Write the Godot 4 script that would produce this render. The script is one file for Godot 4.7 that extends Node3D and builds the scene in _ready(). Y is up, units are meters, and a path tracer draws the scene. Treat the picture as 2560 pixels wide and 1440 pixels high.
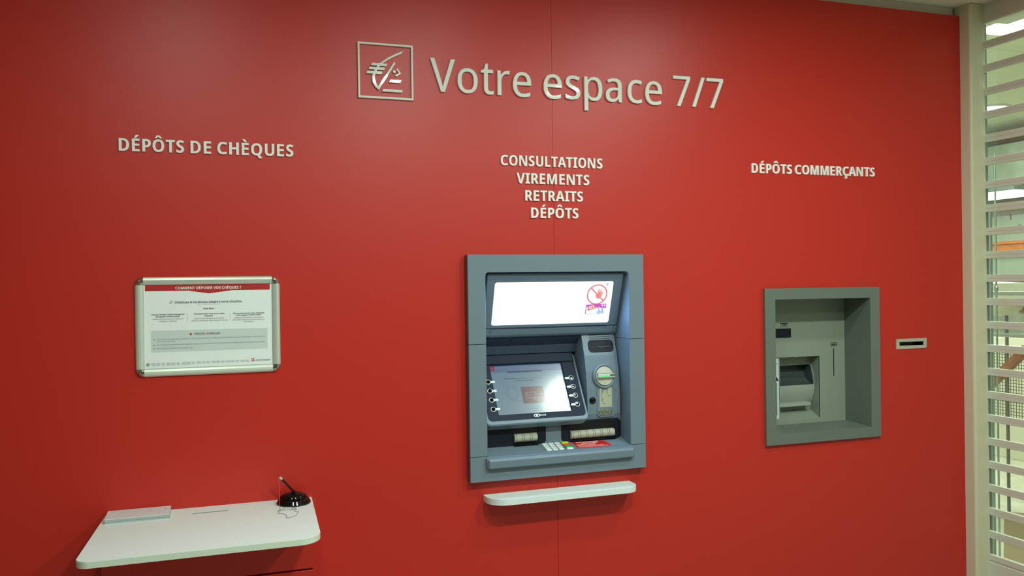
extends Node3D

var M := {}
var FR: Font
var FB: Font
var taken := {}

# ---------------------------------------------------------------- helpers
func numbered(called: String) -> String:
	var n: int = taken.get(called, 0)
	taken[called] = n + 1
	return called if n == 0 else "%s_%03d" % [called, n]

func mat(key: String, c: Color, rough := 0.6, metal := 0.0, extra := {}) -> StandardMaterial3D:
	var m := StandardMaterial3D.new()
	m.resource_name = key
	m.albedo_color = c
	m.roughness = rough
	m.metallic = metal
	for k in extra:
		m.set(k, extra[k])
	M[key] = m
	return m

func grain(lo: float, freq: float, seed_n: int, oct := 3) -> NoiseTexture2D:
	var t := NoiseTexture2D.new()
	t.width = 256
	t.height = 256
	t.seamless = true
	var n := FastNoiseLite.new()
	n.seed = seed_n
	n.frequency = freq
	n.fractal_octaves = oct
	t.noise = n
	var g := Gradient.new()
	g.set_color(0, Color(lo, lo, lo))
	g.set_color(1, Color.WHITE)
	t.color_ramp = g
	return t

func textured(key: String, t: Texture2D, scale: float) -> void:
	var m: StandardMaterial3D = M[key]
	m.albedo_texture = t
	m.uv1_triplanar = true
	m.uv1_world_triplanar = true
	m.uv1_scale = Vector3.ONE * scale

func ms() -> SurfaceTool:
	var st := SurfaceTool.new()
	st.begin(Mesh.PRIMITIVE_TRIANGLES)
	return st

func vtx(st: SurfaceTool, p: Vector3, n: Vector3, uv := Vector2.ZERO) -> void:
	st.set_normal(n)
	st.set_uv(uv)
	st.add_vertex(p)

func tri(st: SurfaceTool, a: Vector3, b: Vector3, c: Vector3, na: Vector3, nb: Vector3, nc: Vector3, ua := Vector2.ZERO, ub := Vector2.ZERO, uc := Vector2.ZERO) -> void:
	if (b - a).cross(c - a).dot(na + nb + nc) > 0.0:
		vtx(st, a, na, ua); vtx(st, c, nc, uc); vtx(st, b, nb, ub)
	else:
		vtx(st, a, na, ua); vtx(st, b, nb, ub); vtx(st, c, nc, uc)

func face(st: SurfaceTool, p: Array, out: Vector3) -> void:
	var n: Vector3 = (p[1] - p[0]).cross(p[2] - p[0])
	if n.length_squared() < 1e-16 and p.size() > 3:
		n = (p[2] - p[0]).cross(p[3] - p[0])
	if n.length_squared() < 1e-18:
		return
	n = n.normalized()
	if n.dot(out) < 0.0:
		n = -n
	var uv := [Vector2(0, 1), Vector2(1, 1), Vector2(1, 0), Vector2(0, 0)]
	for i in range(1, p.size() - 1):
		tri(st, p[0], p[i], p[i + 1], n, n, n, uv[0], uv[i % 4], uv[(i + 1) % 4])

# a box with chamfered edges
func box(st: SurfaceTool, lo: Vector3, hi: Vector3, ch := 0.0, xf := Transform3D.IDENTITY) -> void:
	var c := (lo + hi) / 2.0
	var h := (hi - lo) / 2.0
	ch = minf(ch, minf(h.x, minf(h.y, h.z)) * 0.98)
	var at := func(i: int, si: float, j: int, sj: float, sk: float, on: int) -> Vector3:
		var k := 3 - i - j
		var v := Vector3.ZERO
		v[i] = si * (h[i] - (0.0 if on == i else ch))
		v[j] = sj * (h[j] - (0.0 if on == j else ch))
		v[k] = sk * (h[k] - ch)
		return xf * (c + v)
	for i in 3:
		var j := (i + 1) % 3
		for s in [-1.0, 1.0]:
			var o := Vector3.ZERO
			o[i] = s
			face(st, [at.call(i, s, j, -1.0, -1.0, i), at.call(i, s, j, 1.0, -1.0, i), at.call(i, s, j, 1.0, 1.0, i), at.call(i, s, j, -1.0, 1.0, i)], xf.basis * o)
			if ch > 0.0:
				for t in [-1.0, 1.0]:
					var e := o
					e[j] = t
					face(st, [at.call(i, s, j, t, -1.0, i), at.call(i, s, j, t, 1.0, i), at.call(i, s, j, t, 1.0, j), at.call(i, s, j, t, -1.0, j)], xf.basis * e)
	if ch > 0.0:
		for a in [-1.0, 1.0]:
			for b in [-1.0, 1.0]:
				for d in [-1.0, 1.0]:
					face(st, [at.call(0, a, 1, b, d, 0), at.call(0, a, 1, b, d, 1), at.call(1, b, 2, d, a, 2)], xf.basis * Vector3(a, b, d))

func area2(p: PackedVector2Array) -> float:
	var s := 0.0
	for i in p.size():
		s += p[i].cross(p[(i + 1) % p.size()])
	return s

func inset(p: PackedVector2Array, d: float) -> PackedVector2Array:   # p runs anticlockwise
	var r := PackedVector2Array()
	var n := p.size()
	for i in n:
		var a := (p[i] - p[(i - 1 + n) % n]).normalized()
		var b := (p[(i + 1) % n] - p[i]).normalized()
		var na := Vector2(-a.y, a.x)
		var nb := Vector2(-b.y, b.x)
		var m := na + nb
		m = m / maxf(0.35, m.dot(na)) if m.length() > 0.01 else na
		r.append(p[i] + m * d)
	return r

# polygon swept from z0 to z1 with a chamfer on the front edge
func prism(st: SurfaceTool, poly: PackedVector2Array, z0: float, z1: float, ch := 0.0, xf := Transform3D.IDENTITY, back := true) -> void:
	var p := poly.duplicate()
	if area2(p) < 0.0:
		p.reverse()
	var s := signf(z1 - z0)
	var q := inset(p, ch) if ch > 0.0 else p
	var zc := z1 - s * ch
	var n := p.size()
	for i in n:
		var j := (i + 1) % n
		var e := (p[j] - p[i]).normalized()
		var o := Vector3(e.y, -e.x, 0)
		face(st, [xf * Vector3(p[i].x, p[i].y, z0), xf * Vector3(p[j].x, p[j].y, z0), xf * Vector3(p[j].x, p[j].y, zc), xf * Vector3(p[i].x, p[i].y, zc)], xf.basis * o)
		if ch > 0.0:
			face(st, [xf * Vector3(p[i].x, p[i].y, zc), xf * Vector3(p[j].x, p[j].y, zc), xf * Vector3(q[j].x, q[j].y, z1), xf * Vector3(q[i].x, q[i].y, z1)], xf.basis * (o + Vector3(0, 0, s)))
	cap(st, q, z1, s, xf)
	if back:
		cap(st, p, z0, -s, xf)

func cap(st: SurfaceTool, q: PackedVector2Array, z: float, s: float, xf := Transform3D.IDENTITY) -> void:
	var idx := Geometry2D.triangulate_polygon(q)
	var o := (xf.basis * Vector3(0, 0, s)).normalized()
	var lo := q[0]
	var hi := q[0]
	for v in q:
		lo = lo.min(v)
		hi = hi.max(v)
	var sz := hi - lo
	var uv := func(v: Vector2) -> Vector2: return Vector2((v.x - lo.x) / sz.x, 1.0 - (v.y - lo.y) / sz.y)
	for i in range(0, idx.size(), 3):
		var a := q[idx[i]]
		var b := q[idx[i + 1]]
		var c := q[idx[i + 2]]
		tri(st, xf * Vector3(a.x, a.y, z), xf * Vector3(b.x, b.y, z), xf * Vector3(c.x, c.y, z), o, o, o, uv.call(a), uv.call(b), uv.call(c))

# plate between two outlines with as many points each
func ring(st: SurfaceTool, outer: PackedVector2Array, inner: PackedVector2Array, z0: float, z1: float, cho := 0.0, chi := 0.0, xf := Transform3D.IDENTITY, lip := -1.0) -> void:
	var n := outer.size()
	var qo := inset(outer, cho) if cho > 0.0 else outer
	var qi := inset(inner, -chi) if chi > 0.0 else inner
	var zo := z1 - cho
	var zi := z1 - (chi if lip < 0.0 else lip)
	for i in n:
		var j := (i + 1) % n
		var e := (outer[j] - outer[i]).normalized()
		var o := Vector3(e.y, -e.x, 0)
		var f := (inner[j] - inner[i]).normalized()
		var w := Vector3(-f.y, f.x, 0)
		var P := func(v: Vector2, z: float) -> Vector3: return xf * Vector3(v.x, v.y, z)
		face(st, [P.call(outer[i], z0), P.call(outer[j], z0), P.call(outer[j], zo), P.call(outer[i], zo)], xf.basis * o)
		if cho > 0.0:
			face(st, [P.call(outer[i], zo), P.call(outer[j], zo), P.call(qo[j], z1), P.call(qo[i], z1)], xf.basis * (o + Vector3.BACK))
		face(st, [P.call(qo[i], z1), P.call(qo[j], z1), P.call(qi[j], z1), P.call(qi[i], z1)], xf.basis * Vector3.BACK)
		if chi > 0.0:
			face(st, [P.call(qi[i], z1), P.call(qi[j], z1), P.call(inner[j], zi), P.call(inner[i], zi)], xf.basis * (w + Vector3.BACK))
		face(st, [P.call(inner[i], zi), P.call(inner[j], zi), P.call(inner[j], z0), P.call(inner[i], z0)], xf.basis * w)
		face(st, [P.call(outer[i], z0), P.call(outer[j], z0), P.call(inner[j], z0), P.call(inner[i], z0)], xf.basis * Vector3.FORWARD)

func rrect(x0: float, y0: float, x1: float, y1: float, r: float, seg := 6) -> PackedVector2Array:
	var p := PackedVector2Array()
	var cs := [[x1 - r, y0 + r, -PI / 2], [x1 - r, y1 - r, 0.0], [x0 + r, y1 - r, PI / 2], [x0 + r, y0 + r, PI]]
	for c in cs:
		for i in seg + 1:
			var a: float = c[2] + PI / 2 * i / seg
			p.append(Vector2(c[0] + r * cos(a), c[1] + r * sin(a)))
	return p

func rect(x0: float, y0: float, x1: float, y1: float) -> PackedVector2Array:
	return PackedVector2Array([Vector2(x0, y0), Vector2(x1, y0), Vector2(x1, y1), Vector2(x0, y1)])

func ellipse(cx: float, cy: float, rx: float, ry: float, seg := 24) -> PackedVector2Array:
	var p := PackedVector2Array()
	for i in seg:
		p.append(Vector2(cx + rx * cos(TAU * i / seg), cy + ry * sin(TAU * i / seg)))
	return p

# profile of (radius, height) turned about the local y axis
func lathe(st: SurfaceTool, prof: Array, seg := 32, xf := Transform3D.IDENTITY) -> void:
	var nb := xf.basis.inverse().transposed()
	for k in prof.size() - 1:
		var a: Vector2 = prof[k]
		var b: Vector2 = prof[k + 1]
		var d := b - a
		if d.length() < 1e-7:
			continue
		var nn := Vector2(d.y, -d.x).normalized()
		for i in seg:
			var t0 := TAU * i / seg
			var t1 := TAU * (i + 1) / seg
			var c0 := Vector3(cos(t0), 0, sin(t0))
			var c1 := Vector3(cos(t1), 0, sin(t1))
			var n0 := (nb * (c0 * nn.x + Vector3.UP * nn.y)).normalized()
			var n1 := (nb * (c1 * nn.x + Vector3.UP * nn.y)).normalized()
			var p00 := xf * (c0 * a.x + Vector3.UP * a.y)
			var p10 := xf * (c1 * a.x + Vector3.UP * a.y)
			var p01 := xf * (c0 * b.x + Vector3.UP * b.y)
			var p11 := xf * (c1 * b.x + Vector3.UP * b.y)
			if a.x > 1e-6:
				tri(st, p00, p10, p11, n0, n1, n1)
			if b.x > 1e-6:
				tri(st, p00, p11, p01, n0, n1, n0)

func tube(st: SurfaceTool, pts: Array, r: float, seg := 10, r2 := -1.0) -> void:
	var n := pts.size()
	var rings := []
	for i in n:
		var d: Vector3 = (pts[mini(i + 1, n - 1)] - pts[maxi(i - 1, 0)]).normalized()
		var u := d.cross(Vector3.UP if absf(d.y) < 0.9 else Vector3.RIGHT).normalized()
		var v := d.cross(u)
		var rr := r if r2 < 0.0 else lerpf(r, r2, float(i) / (n - 1))
		var row := []
		for k in seg:
			var nn := u * cos(TAU * k / seg) + v * sin(TAU * k / seg)
			row.append([pts[i] + nn * rr, nn])
		rings.append(row)
	for i in n - 1:
		for k in seg:
			var a = rings[i][k]
			var b = rings[i][(k + 1) % seg]
			var c = rings[i + 1][(k + 1) % seg]
			var e = rings[i + 1][k]
			tri(st, a[0], b[0], c[0], a[1], b[1], c[1])
			tri(st, a[0], c[0], e[0], a[1], c[1], e[1])
	for s in [0, n - 1]:
		var dirv: Vector3 = (pts[0] - pts[1]) if s == 0 else (pts[n - 1] - pts[n - 2])
		var loop := []
		for k in seg:
			loop.append(rings[s][k][0])
		face(st, loop, dirv)

func origin_of(p: Node) -> Vector3:
	var v := Vector3.ZERO
	while p is Node3D and p != self:
		v += p.position
		p = p.get_parent()
	return v

func obj(called: String, st: SurfaceTool, m: Material, parent: Node = self) -> MeshInstance3D:
	return inst(called, st.commit(), m, parent)

func inst(called: String, mesh: Mesh, m: Material, parent: Node = self, at := Vector3.ZERO) -> MeshInstance3D:
	var o := MeshInstance3D.new()
	o.name = numbered(called) if parent == self else called
	o.mesh = mesh
	o.material_override = m
	parent.add_child(o, true)
	o.position = at - origin_of(parent)
	return o

func tag(o: Node, label: String, category: String, group := "") -> Node:
	o.set_meta("label", label)
	o.set_meta("category", category)
	if group:
		o.set_meta("group", group)
	return o

func thing(called: String, label: String, category: String, at: Vector3, group := "") -> Node3D:
	var o := Node3D.new()
	o.name = numbered(called)
	add_child(o)
	o.position = at
	tag(o, label, category, group)
	return o

func struct(called: String, st: SurfaceTool, m: Material) -> MeshInstance3D:
	var o := obj(called, st, m)
	o.set_meta("kind", "structure")
	return o

func struct_root(called: String, at := Vector3.ZERO) -> Node3D:
	var o := Node3D.new()
	o.name = numbered(called)
	add_child(o)
	o.position = at
	o.set_meta("kind", "structure")
	return o

# lettering: the mesh of a text scaled to a width and a cap height, baseline at (x, y)
func tmesh(s: String, f: Font, depth: float) -> TextMesh:
	var t := TextMesh.new()
	t.text = s
	t.font = f
	t.font_size = 48
	t.pixel_size = 0.001
	t.curve_step = 1.5
	t.depth = depth
	t.horizontal_alignment = HORIZONTAL_ALIGNMENT_LEFT
	t.vertical_alignment = VERTICAL_ALIGNMENT_TOP
	return t

var cap_ref := {}
func ref(f: Font) -> AABB:
	if not cap_ref.has(f):
		cap_ref[f] = tmesh("H", f, 0.01).get_aabb()
	return cap_ref[f]

func text(st: SurfaceTool, s: String, f: Font, x: float, y: float, w: float, caph: float, depth: float, xf := Transform3D.IDENTITY) -> void:
	var t := tmesh(s, f, 0.01)
	var bb := t.get_aabb()
	var rf := ref(f)
	var sx := w / bb.size.x
	var sy := caph / rf.size.y
	var k := Transform3D(Basis(Vector3(sx, 0, 0), Vector3(0, sy, 0), Vector3(0, 0, depth / 0.01)), Vector3(x - bb.position.x * sx, y - rf.position.y * sy, 0))
	stamp(st, t, xf * k)

func stamp(st: SurfaceTool, t: Mesh, k: Transform3D) -> void:
	var nb := k.basis.inverse().transposed()
	for s in t.get_surface_count():
		var a := t.surface_get_arrays(s)
		var v: PackedVector3Array = a[Mesh.ARRAY_VERTEX]
		var nn: PackedVector3Array = a[Mesh.ARRAY_NORMAL]
		var idx = a[Mesh.ARRAY_INDEX]
		var order: PackedInt32Array = idx if idx != null else PackedInt32Array(range(v.size()))
		for i in range(0, order.size() - 2, 3):
			var p := order[i]
			var q := order[i + 1]
			var r := order[i + 2]
			tri(st, k * v[p], k * v[q], k * v[r], (nb * nn[p]).normalized(), (nb * nn[q]).normalized(), (nb * nn[r]).normalized())

# raised lettering on the wall: each letter a part of its own
func sign_words(called: String, label: String, words: Array, f: Font, y: float, caph: float, depth: float, m: Material, dy := 0.0) -> Node3D:
	var x0: float = words[0][1]
	var x1: float = words[-1][2]
	var root := thing(called, label, "lettering", Vector3((x0 + x1) / 2, y, 0))
	for wd in words:
		var s: String = wd[0]
		var bb := tmesh(s, f, 0.01).get_aabb()
		var rf := ref(f)
		var sx: float = (wd[2] - wd[1]) / bb.size.x
		var sy := caph / rf.size.y
		for i in s.length():
			var pre := f.get_string_size(s.substr(0, i), HORIZONTAL_ALIGNMENT_LEFT, -1, 48).x * 0.001 if i else 0.0
			var st := ms()
			var t := tmesh(s[i], f, 0.01)
			var lx: float = wd[1] + (pre - bb.position.x) * sx
			var ly: float = y - rf.position.y * sy + dy * (lx - x0)
			stamp(st, t, Transform3D(Basis(Vector3(sx, 0, 0), Vector3(0, sy, 0), Vector3(0, 0, depth / 0.01)), Vector3(lx, ly, depth / 2)))
			obj("letter", st, m, root)
	return root

func lamp(called: String, x: float, z: float, y: float, size: float, energy: float, c: Color) -> AreaLight3D:
	var l := AreaLight3D.new()
	l.name = numbered(called)
	l.area_size = Vector2(size, size)
	l.light_energy = energy
	l.light_color = c
	l.area_range = 14.0
	l.area_attenuation = 2.0
	l.shadow_enabled = true
	l.position = Vector3(x, y, z)
	l.rotation = Vector3(-PI / 2, 0, 0)
	add_child(l)
	return l

const LAMP := Color(0.92, 1.0, 0.965)
const CEIL := 2.78

func _ready() -> void:
	# ---------------- camera, sky, exposure, lights
	var cam := Camera3D.new()
	cam.name = "camera"
	cam.fov = rad_to_deg(2.0 * atan(720.0 / 2191.5))
	cam.position = Vector3(0, 1.57, 3.0)
	cam.rotation = Vector3(-0.0023422, -0.339199, -0.01386)
	cam.near = 0.05
	cam.far = 60.0
	add_child(cam)
	cam.current = true
	var we := WorldEnvironment.new()
	we.name = "environment"
	var env := Environment.new()
	env.background_mode = Environment.BG_COLOR
	env.background_color = Color(0, 0, 0)
	env.tonemap_mode = Environment.TONE_MAPPER_LINEAR
	env.tonemap_exposure = 1.27
	env.sdfgi_enabled = true
	env.ssao_enabled = true
	env.ssil_enabled = true
	we.environment = env
	add_child(we)
	materials()
	# the bank's ceiling lights: three rows of three
	var near_row := [-0.07, 1.02, 2.11]
	for i in 3:
		ceiling_light(near_row[i], 1.12, CEIL, 0.085, [0.25, 0.25, 0.75][i], "row nearest the red wall")
		ceiling_light(near_row[i], 2.0, CEIL, 0.085, [0.92, 2.3, 2.2][i], "second row from the red wall")
		ceiling_light(near_row[i], 3.1, CEIL, 0.085, [0.30, 0.60, 0.60][i], "row behind the viewer")
	# the hall's lights beyond the shutter
	for p in [[3.66, -0.12, 0.14, 1.6], [5.24, -1.68, 0.10, 2.2], [4.5, -2.9, 0.14, 2.2], [5.9, -0.5, 0.14, 2.2]]:
		hall_light(p[0], p[1], CEIL, p[2], p[3])
	room()
	signs()
	poster()
	desk()
	cash_machine()
	shelf()
	deposit_machine()
	letter_slot()
	shutter()
	hall()

func materials() -> void:
	FR = SystemFont.new()
	FR.font_names = PackedStringArray(["Droid Sans"])
	FB = SystemFont.new()
	FB.font_names = PackedStringArray(["Droid Sans"])
	FB.font_weight = 700
	mat("red", Color(0.795, 0.163, 0.110), 0.40)
	textured("red", grain(0.965, 0.09, 3), 6.0)
	mat("letter", Color(0.93, 0.945, 0.90), 0.03)
	mat("letter_matt", Color(0.95, 0.955, 0.92), 0.5)
	mat("white", Color(0.90, 0.945, 0.93), 0.5)
	textured("white", grain(0.985, 0.05, 5), 5.0)
	mat("white_edge", Color(0.84, 0.88, 0.80), 0.4)
	mat("plaster_grey", Color(0.66, 0.65, 0.60), 0.85)
	mat("plaster", Color(0.88, 0.86, 0.79), 0.85)
	textured("plaster", grain(0.95, 0.12, 8), 4.0)
	mat("ceiling_white", Color(0.92, 0.90, 0.82), 0.9)
	textured("ceiling_white", grain(0.94, 0.2, 9), 5.0)
	mat("floor", Color(0.62, 0.62, 0.58), 0.45)
	textured("floor", grain(0.85, 0.04, 10), 2.0)
	mat("post", Color(0.84, 0.81, 0.69), 0.4)
	mat("slat", Color(0.83, 0.84, 0.77), 0.42)
	mat("guide", Color(0.33, 0.40, 0.37), 0.4)
	mat("pane", Color(0.9, 1.0, 0.96, 0.06), 0.02, 0.0, {"transparency": BaseMaterial3D.TRANSPARENCY_ALPHA})
	mat("grey", Color(0.475, 0.535, 0.58), 0.42)
	mat("grey_deposit", Color(0.435, 0.465, 0.425), 0.42)
	textured("grey_deposit", grain(0.95, 0.3, 18), 12.0)
	textured("grey", grain(0.95, 0.3, 11), 12.0)
	mat("grey_light", Color(0.465, 0.53, 0.58), 0.38)
	textured("grey_light", grain(0.96, 0.3, 12), 12.0)
	mat("grey_dark", Color(0.33, 0.375, 0.42), 0.4)
	mat("laminate_edge", Color(0.50, 0.43, 0.43), 0.6)
	textured("laminate_edge", grain(0.6, 0.25, 13), 9.0)
	mat("navy", Color(0.10, 0.145, 0.22), 0.55, 0.0, {"metallic_specular": 0.35})
	mat("grey_header", Color(0.40, 0.47, 0.53), 0.45)
	mat("hood_blue", Color(0.24, 0.29, 0.37), 0.4)
	mat("bay", Color(0.105, 0.115, 0.165), 0.5, 0.0, {"metallic_specular": 0.35})
	mat("black", Color(0.02, 0.02, 0.022), 0.25)
	mat("dark_line", Color(0.07, 0.08, 0.085), 0.5)
	mat("black_gloss", Color(0.022, 0.018, 0.02), 0.08)
	mat("dim_black", Color(0.06, 0.065, 0.08), 0.3)
	mat("roller", Color(0.72, 0.71, 0.64), 0.45)
	mat("roller_ring", Color(0.40, 0.40, 0.36), 0.5)
	mat("key_white", Color(0.88, 0.92, 0.91), 0.35)
	mat("key_yellow", Color(0.93, 0.88, 0.06), 0.35)
	mat("key_orange", Color(0.90, 0.33, 0.18), 0.35)
	mat("key_green", Color(0.12, 0.68, 0.22), 0.35)
	mat("keypad_plate", Color(0.46, 0.53, 0.55), 0.3, 0.3)
	mat("tab_white", Color(0.90, 0.91, 0.88), 0.4)
	mat("ink", Color(0.27, 0.30, 0.30), 0.7)
	mat("ink_grey", Color(0.52, 0.55, 0.54), 0.7)
	mat("ink_light", Color(0.68, 0.71, 0.70), 0.7)
	mat("ink_red", Color(0.74, 0.13, 0.14), 0.5)
	mat("ink_white", Color(0.93, 0.94, 0.92), 0.6)
	mat("paper", Color(0.955, 0.97, 0.955), 0.5)
	mat("paper_grey", Color(0.83, 0.865, 0.845), 0.55)
	mat("slip", Color(0.86, 0.84, 0.84), 0.7)
	mat("slip_edge", Color(0.70, 0.735, 0.725), 0.8)
	mat("slot_grey", Color(0.58, 0.64, 0.60), 0.7)
	mat("slip_ink", Color(0.62, 0.56, 0.57), 0.8)
	mat("aluminium", Color(0.83, 0.86, 0.80), 0.34, 0.35)
	mat("chrome", Color(0.80, 0.80, 0.77), 0.08, 1.0)
	mat("steel", Color(0.62, 0.68, 0.65), 0.25, 0.8)
	mat("brushed", Color(0.78, 0.79, 0.70), 0.35, 0.3)
	mat("reader_metal", Color(0.84, 0.84, 0.76), 0.3, 0.2)
	mat("chain", Color(0.62, 0.63, 0.60), 0.4, 0.5)
	mat("red_sticker", Color(0.82, 0.12, 0.10), 0.35)
	mat("deposit_plate", Color(0.58, 0.615, 0.55), 0.4)
	textured("deposit_plate", grain(0.95, 0.3, 14), 12.0)
	mat("drum", Color(0.64, 0.67, 0.62), 0.35)
	mat("cavity", Color(0.27, 0.31, 0.30), 0.4)
	mat("wood", Color(0.70, 0.43, 0.12), 0.4)
	textured("wood", grain(0.7, 0.03, 15), 3.0)
	mat("maroon", Color(0.36, 0.10, 0.12), 0.4)
	mat("cream", Color(0.87, 0.89, 0.79), 0.5)
	mat("hall_wall", Color(0.50, 0.56, 0.48), 0.7)
	textured("hall_wall", grain(0.86, 0.02, 16), 1.5)
	mat("hall_ceiling", Color(0.90, 0.93, 0.82), 0.85)
	mat("hall_floor", Color(0.84, 0.86, 0.76), 0.4)
	textured("hall_floor", grain(0.9, 0.03, 17), 1.0)
	mat("tan", Color(0.52, 0.47, 0.30), 0.6)
	mat("wire", Color(0.50, 0.54, 0.42), 0.5, 0.2)
	mat("glass_panel", Color(0.50, 0.60, 0.52), 0.25)
	mat("lamp_glow", Color(0.9, 0.9, 0.86), 0.5, 0.0, {"emission_enabled": true, "emission": Color(1.0, 0.99, 0.93), "emission_energy_multiplier": 6.0})
	mat("lamp_ring", Color(0.86, 0.86, 0.84), 0.4)
	mat("sign_glow", Color(0.9, 0.9, 0.9), 0.3, 0.0, {"emission_enabled": true, "emission": Color(0.93, 0.98, 1.0), "emission_energy_multiplier": 1.5})
	mat("led", Color(0.1, 0.5, 0.3), 0.3, 0.0, {"emission_enabled": true, "emission": Color(0.15, 0.85, 0.45), "emission_energy_multiplier": 0.9})

func ceiling_light(x: float, z: float, y: float, r: float, e: float, where: String) -> void:
	var col := "left" if x < 0.5 else ("middle" if x < 1.5 else "right")
	var t := thing("ceiling_light", "small round white ceiling light, %s of the %s" % [col, where], "light", Vector3(x, y, z), "round ceiling lights")
	var st := ms()
	lathe(st, [Vector2(r, -0.002), Vector2(r + 0.004, -0.014), Vector2(r + 0.016, -0.012), Vector2(r + 0.022, 0.0)], 40, Transform3D(Basis(), Vector3(x, y, z)))
	obj("trim_ring", st, M.lamp_ring, t)
	st = ms()
	prism(st, ellipse(0, 0, r, r, 40), -0.001, -0.004, 0.0, Transform3D(Basis(Vector3.RIGHT, Vector3.BACK, Vector3.UP), Vector3(x, y, z)))
	obj("diffuser", st, M.lamp_glow, t)
	lamp("ceiling_lamp", x, z, y - 0.016, r * 1.7, e, LAMP)

func hall_light(x: float, z: float, y: float, r: float, e: float) -> void:
	var lab := "large round ceiling light glowing above the top slat of the shutter" if x < 4.0 else ("small round hall light glimpsed behind the fourth gap of the shutter" if x > 5.0 and x < 5.5 else ("round hall ceiling light far back beside the partition wall" if z < -2 else "round hall ceiling light farthest right behind the shutter slats"))
	var t := thing("hall_ceiling_light", lab, "light", Vector3(x, y, z))
	var st := ms()
	lathe(st, [Vector2(r, -0.002), Vector2(r + 0.004, -0.014), Vector2(r + 0.016, -0.012), Vector2(r + 0.022, 0.0)], 40, Transform3D(Basis(), Vector3(x, y, z)))
	obj("trim_ring", st, M.lamp_ring, t)
	st = ms()
	prism(st, ellipse(0, 0, r, r, 40), -0.001, -0.004, 0.0, Transform3D(Basis(Vector3.RIGHT, Vector3.BACK, Vector3.UP), Vector3(x, y, z)))
	obj("diffuser", st, M.lamp_glow, t)
	lamp("hall_lamp", x, z, y - 0.016, r * 1.77, e, Color(0.93, 1.0, 0.92))

# ---------------------------------------------------------------- the room
func room() -> void:
	var st := ms()
	box(st, Vector3(-2.6, -0.1, -0.6), Vector3(3.35, 0.0, 6.2))
	struct("floor", st, M.floor)
	st = ms()
	box(st, Vector3(-2.6, CEIL, -0.6), Vector3(3.178, CEIL + 0.1, 6.2))
	box(st, Vector3(3.178, CEIL, 0.06), Vector3(3.35, CEIL + 0.1, 6.2))
	struct("ceiling", st, M.ceiling_white)
	# the red wall: two tall panels with openings, on a plain backing
	var wall := struct_root("wall_back", Vector3(0, 0, 0))
	var top := 2.737
	st = ms()
	var ax0 := 0.944
	var ax1 := 1.516
	var ay0 := 0.963
	var ay1 := 1.622
	var zb := -0.022
	box(st, Vector3(-2.6, 0, zb), Vector3(ax0, top, 0))
	box(st, Vector3(ax0, 0, zb), Vector3(1.2255, ay0, 0))
	box(st, Vector3(ax0, ay1, zb), Vector3(1.2255, top, 0))
	obj("panel", st, M.red, wall)
	st = ms()
	box(st, Vector3(1.2265, 0, zb), Vector3(ax1, ay0, 0))
	box(st, Vector3(1.2265, ay1, zb), Vector3(ax1, top, 0))
	box(st, Vector3(ax1, 0, zb), Vector3(2.172, top, 0))
	box(st, Vector3(2.172, 0, zb), Vector3(2.658, 0.950, 0))
	box(st, Vector3(2.172, 1.503, zb), Vector3(2.658, top, 0))
	box(st, Vector3(2.658, 0, zb), Vector3(2.815, top, 0))
	box(st, Vector3(2.815, 0, zb), Vector3(2.953, 1.284, 0))
	box(st, Vector3(2.815, 1.311, zb), Vector3(2.953, top, 0))
	box(st, Vector3(2.953, 0, zb), Vector3(3.178, top, 0))
	obj("panel", st, M.red, wall)
	st = ms()
	box(st, Vector3(1.2245, 0, zb - 0.004), Vector3(1.2275, ay0, zb - 0.001))
	box(st, Vector3(1.2245, ay1, zb - 0.004), Vector3(1.2275, top, zb - 0.001))
	obj("joint_strip", st, M.dark_line, wall)
	st = ms()
	box(st, Vector3(-2.6, 0, -0.6), Vector3(3.178, CEIL, -0.55))
	obj("backing", st, M.plaster, wall)
	st = ms()
	box(st, Vector3(-2.6, 2.70, -0.06), Vector3(3.171, CEIL, -0.03))
	struct("trim_1", st, M.plaster)
	st = ms()
	box(st, Vector3(3.171, 2.70, -0.07), Vector3(3.178, CEIL, -0.055))
	struct("trim_2", st, M.dark_line)
	st = ms()
	box(st, Vector3(-2.7, 0, -0.6), Vector3(-2.6, CEIL, 6.2))
	struct("wall_left", st, M.plaster_grey)
	st = ms()
	box(st, Vector3(-2.6, 0, 6.2), Vector3(3.35, CEIL, 6.3))
	struct("wall_front", st, M.plaster_grey)
	# right side: corner post, then the shutter, then plain wall behind the viewer's right shoulder
	st = ms()
	var r := 0.012
	var p := PackedVector2Array([Vector2(3.178, -0.06), Vector2(3.256, -0.06), Vector2(3.256, 0.055), Vector2(3.2545, 0.057)])
	for i in 7:
		var a := PI / 2 + PI / 2 * i / 6.0
		p.append(Vector2(3.178 + r + r * cos(a), 0.057 - r + r * sin(a)))
	prism(st, p, 0.0, CEIL, 0.0, Transform3D(Basis(Vector3.RIGHT, Vector3.BACK, Vector3.UP), Vector3.ZERO))
	struct("trim_3", st, M.post)
	st = ms()
	box(st, Vector3(3.25, 0, 2.2), Vector3(3.35, CEIL, 6.2))
	struct("wall_right", st, M.plaster)

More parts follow.
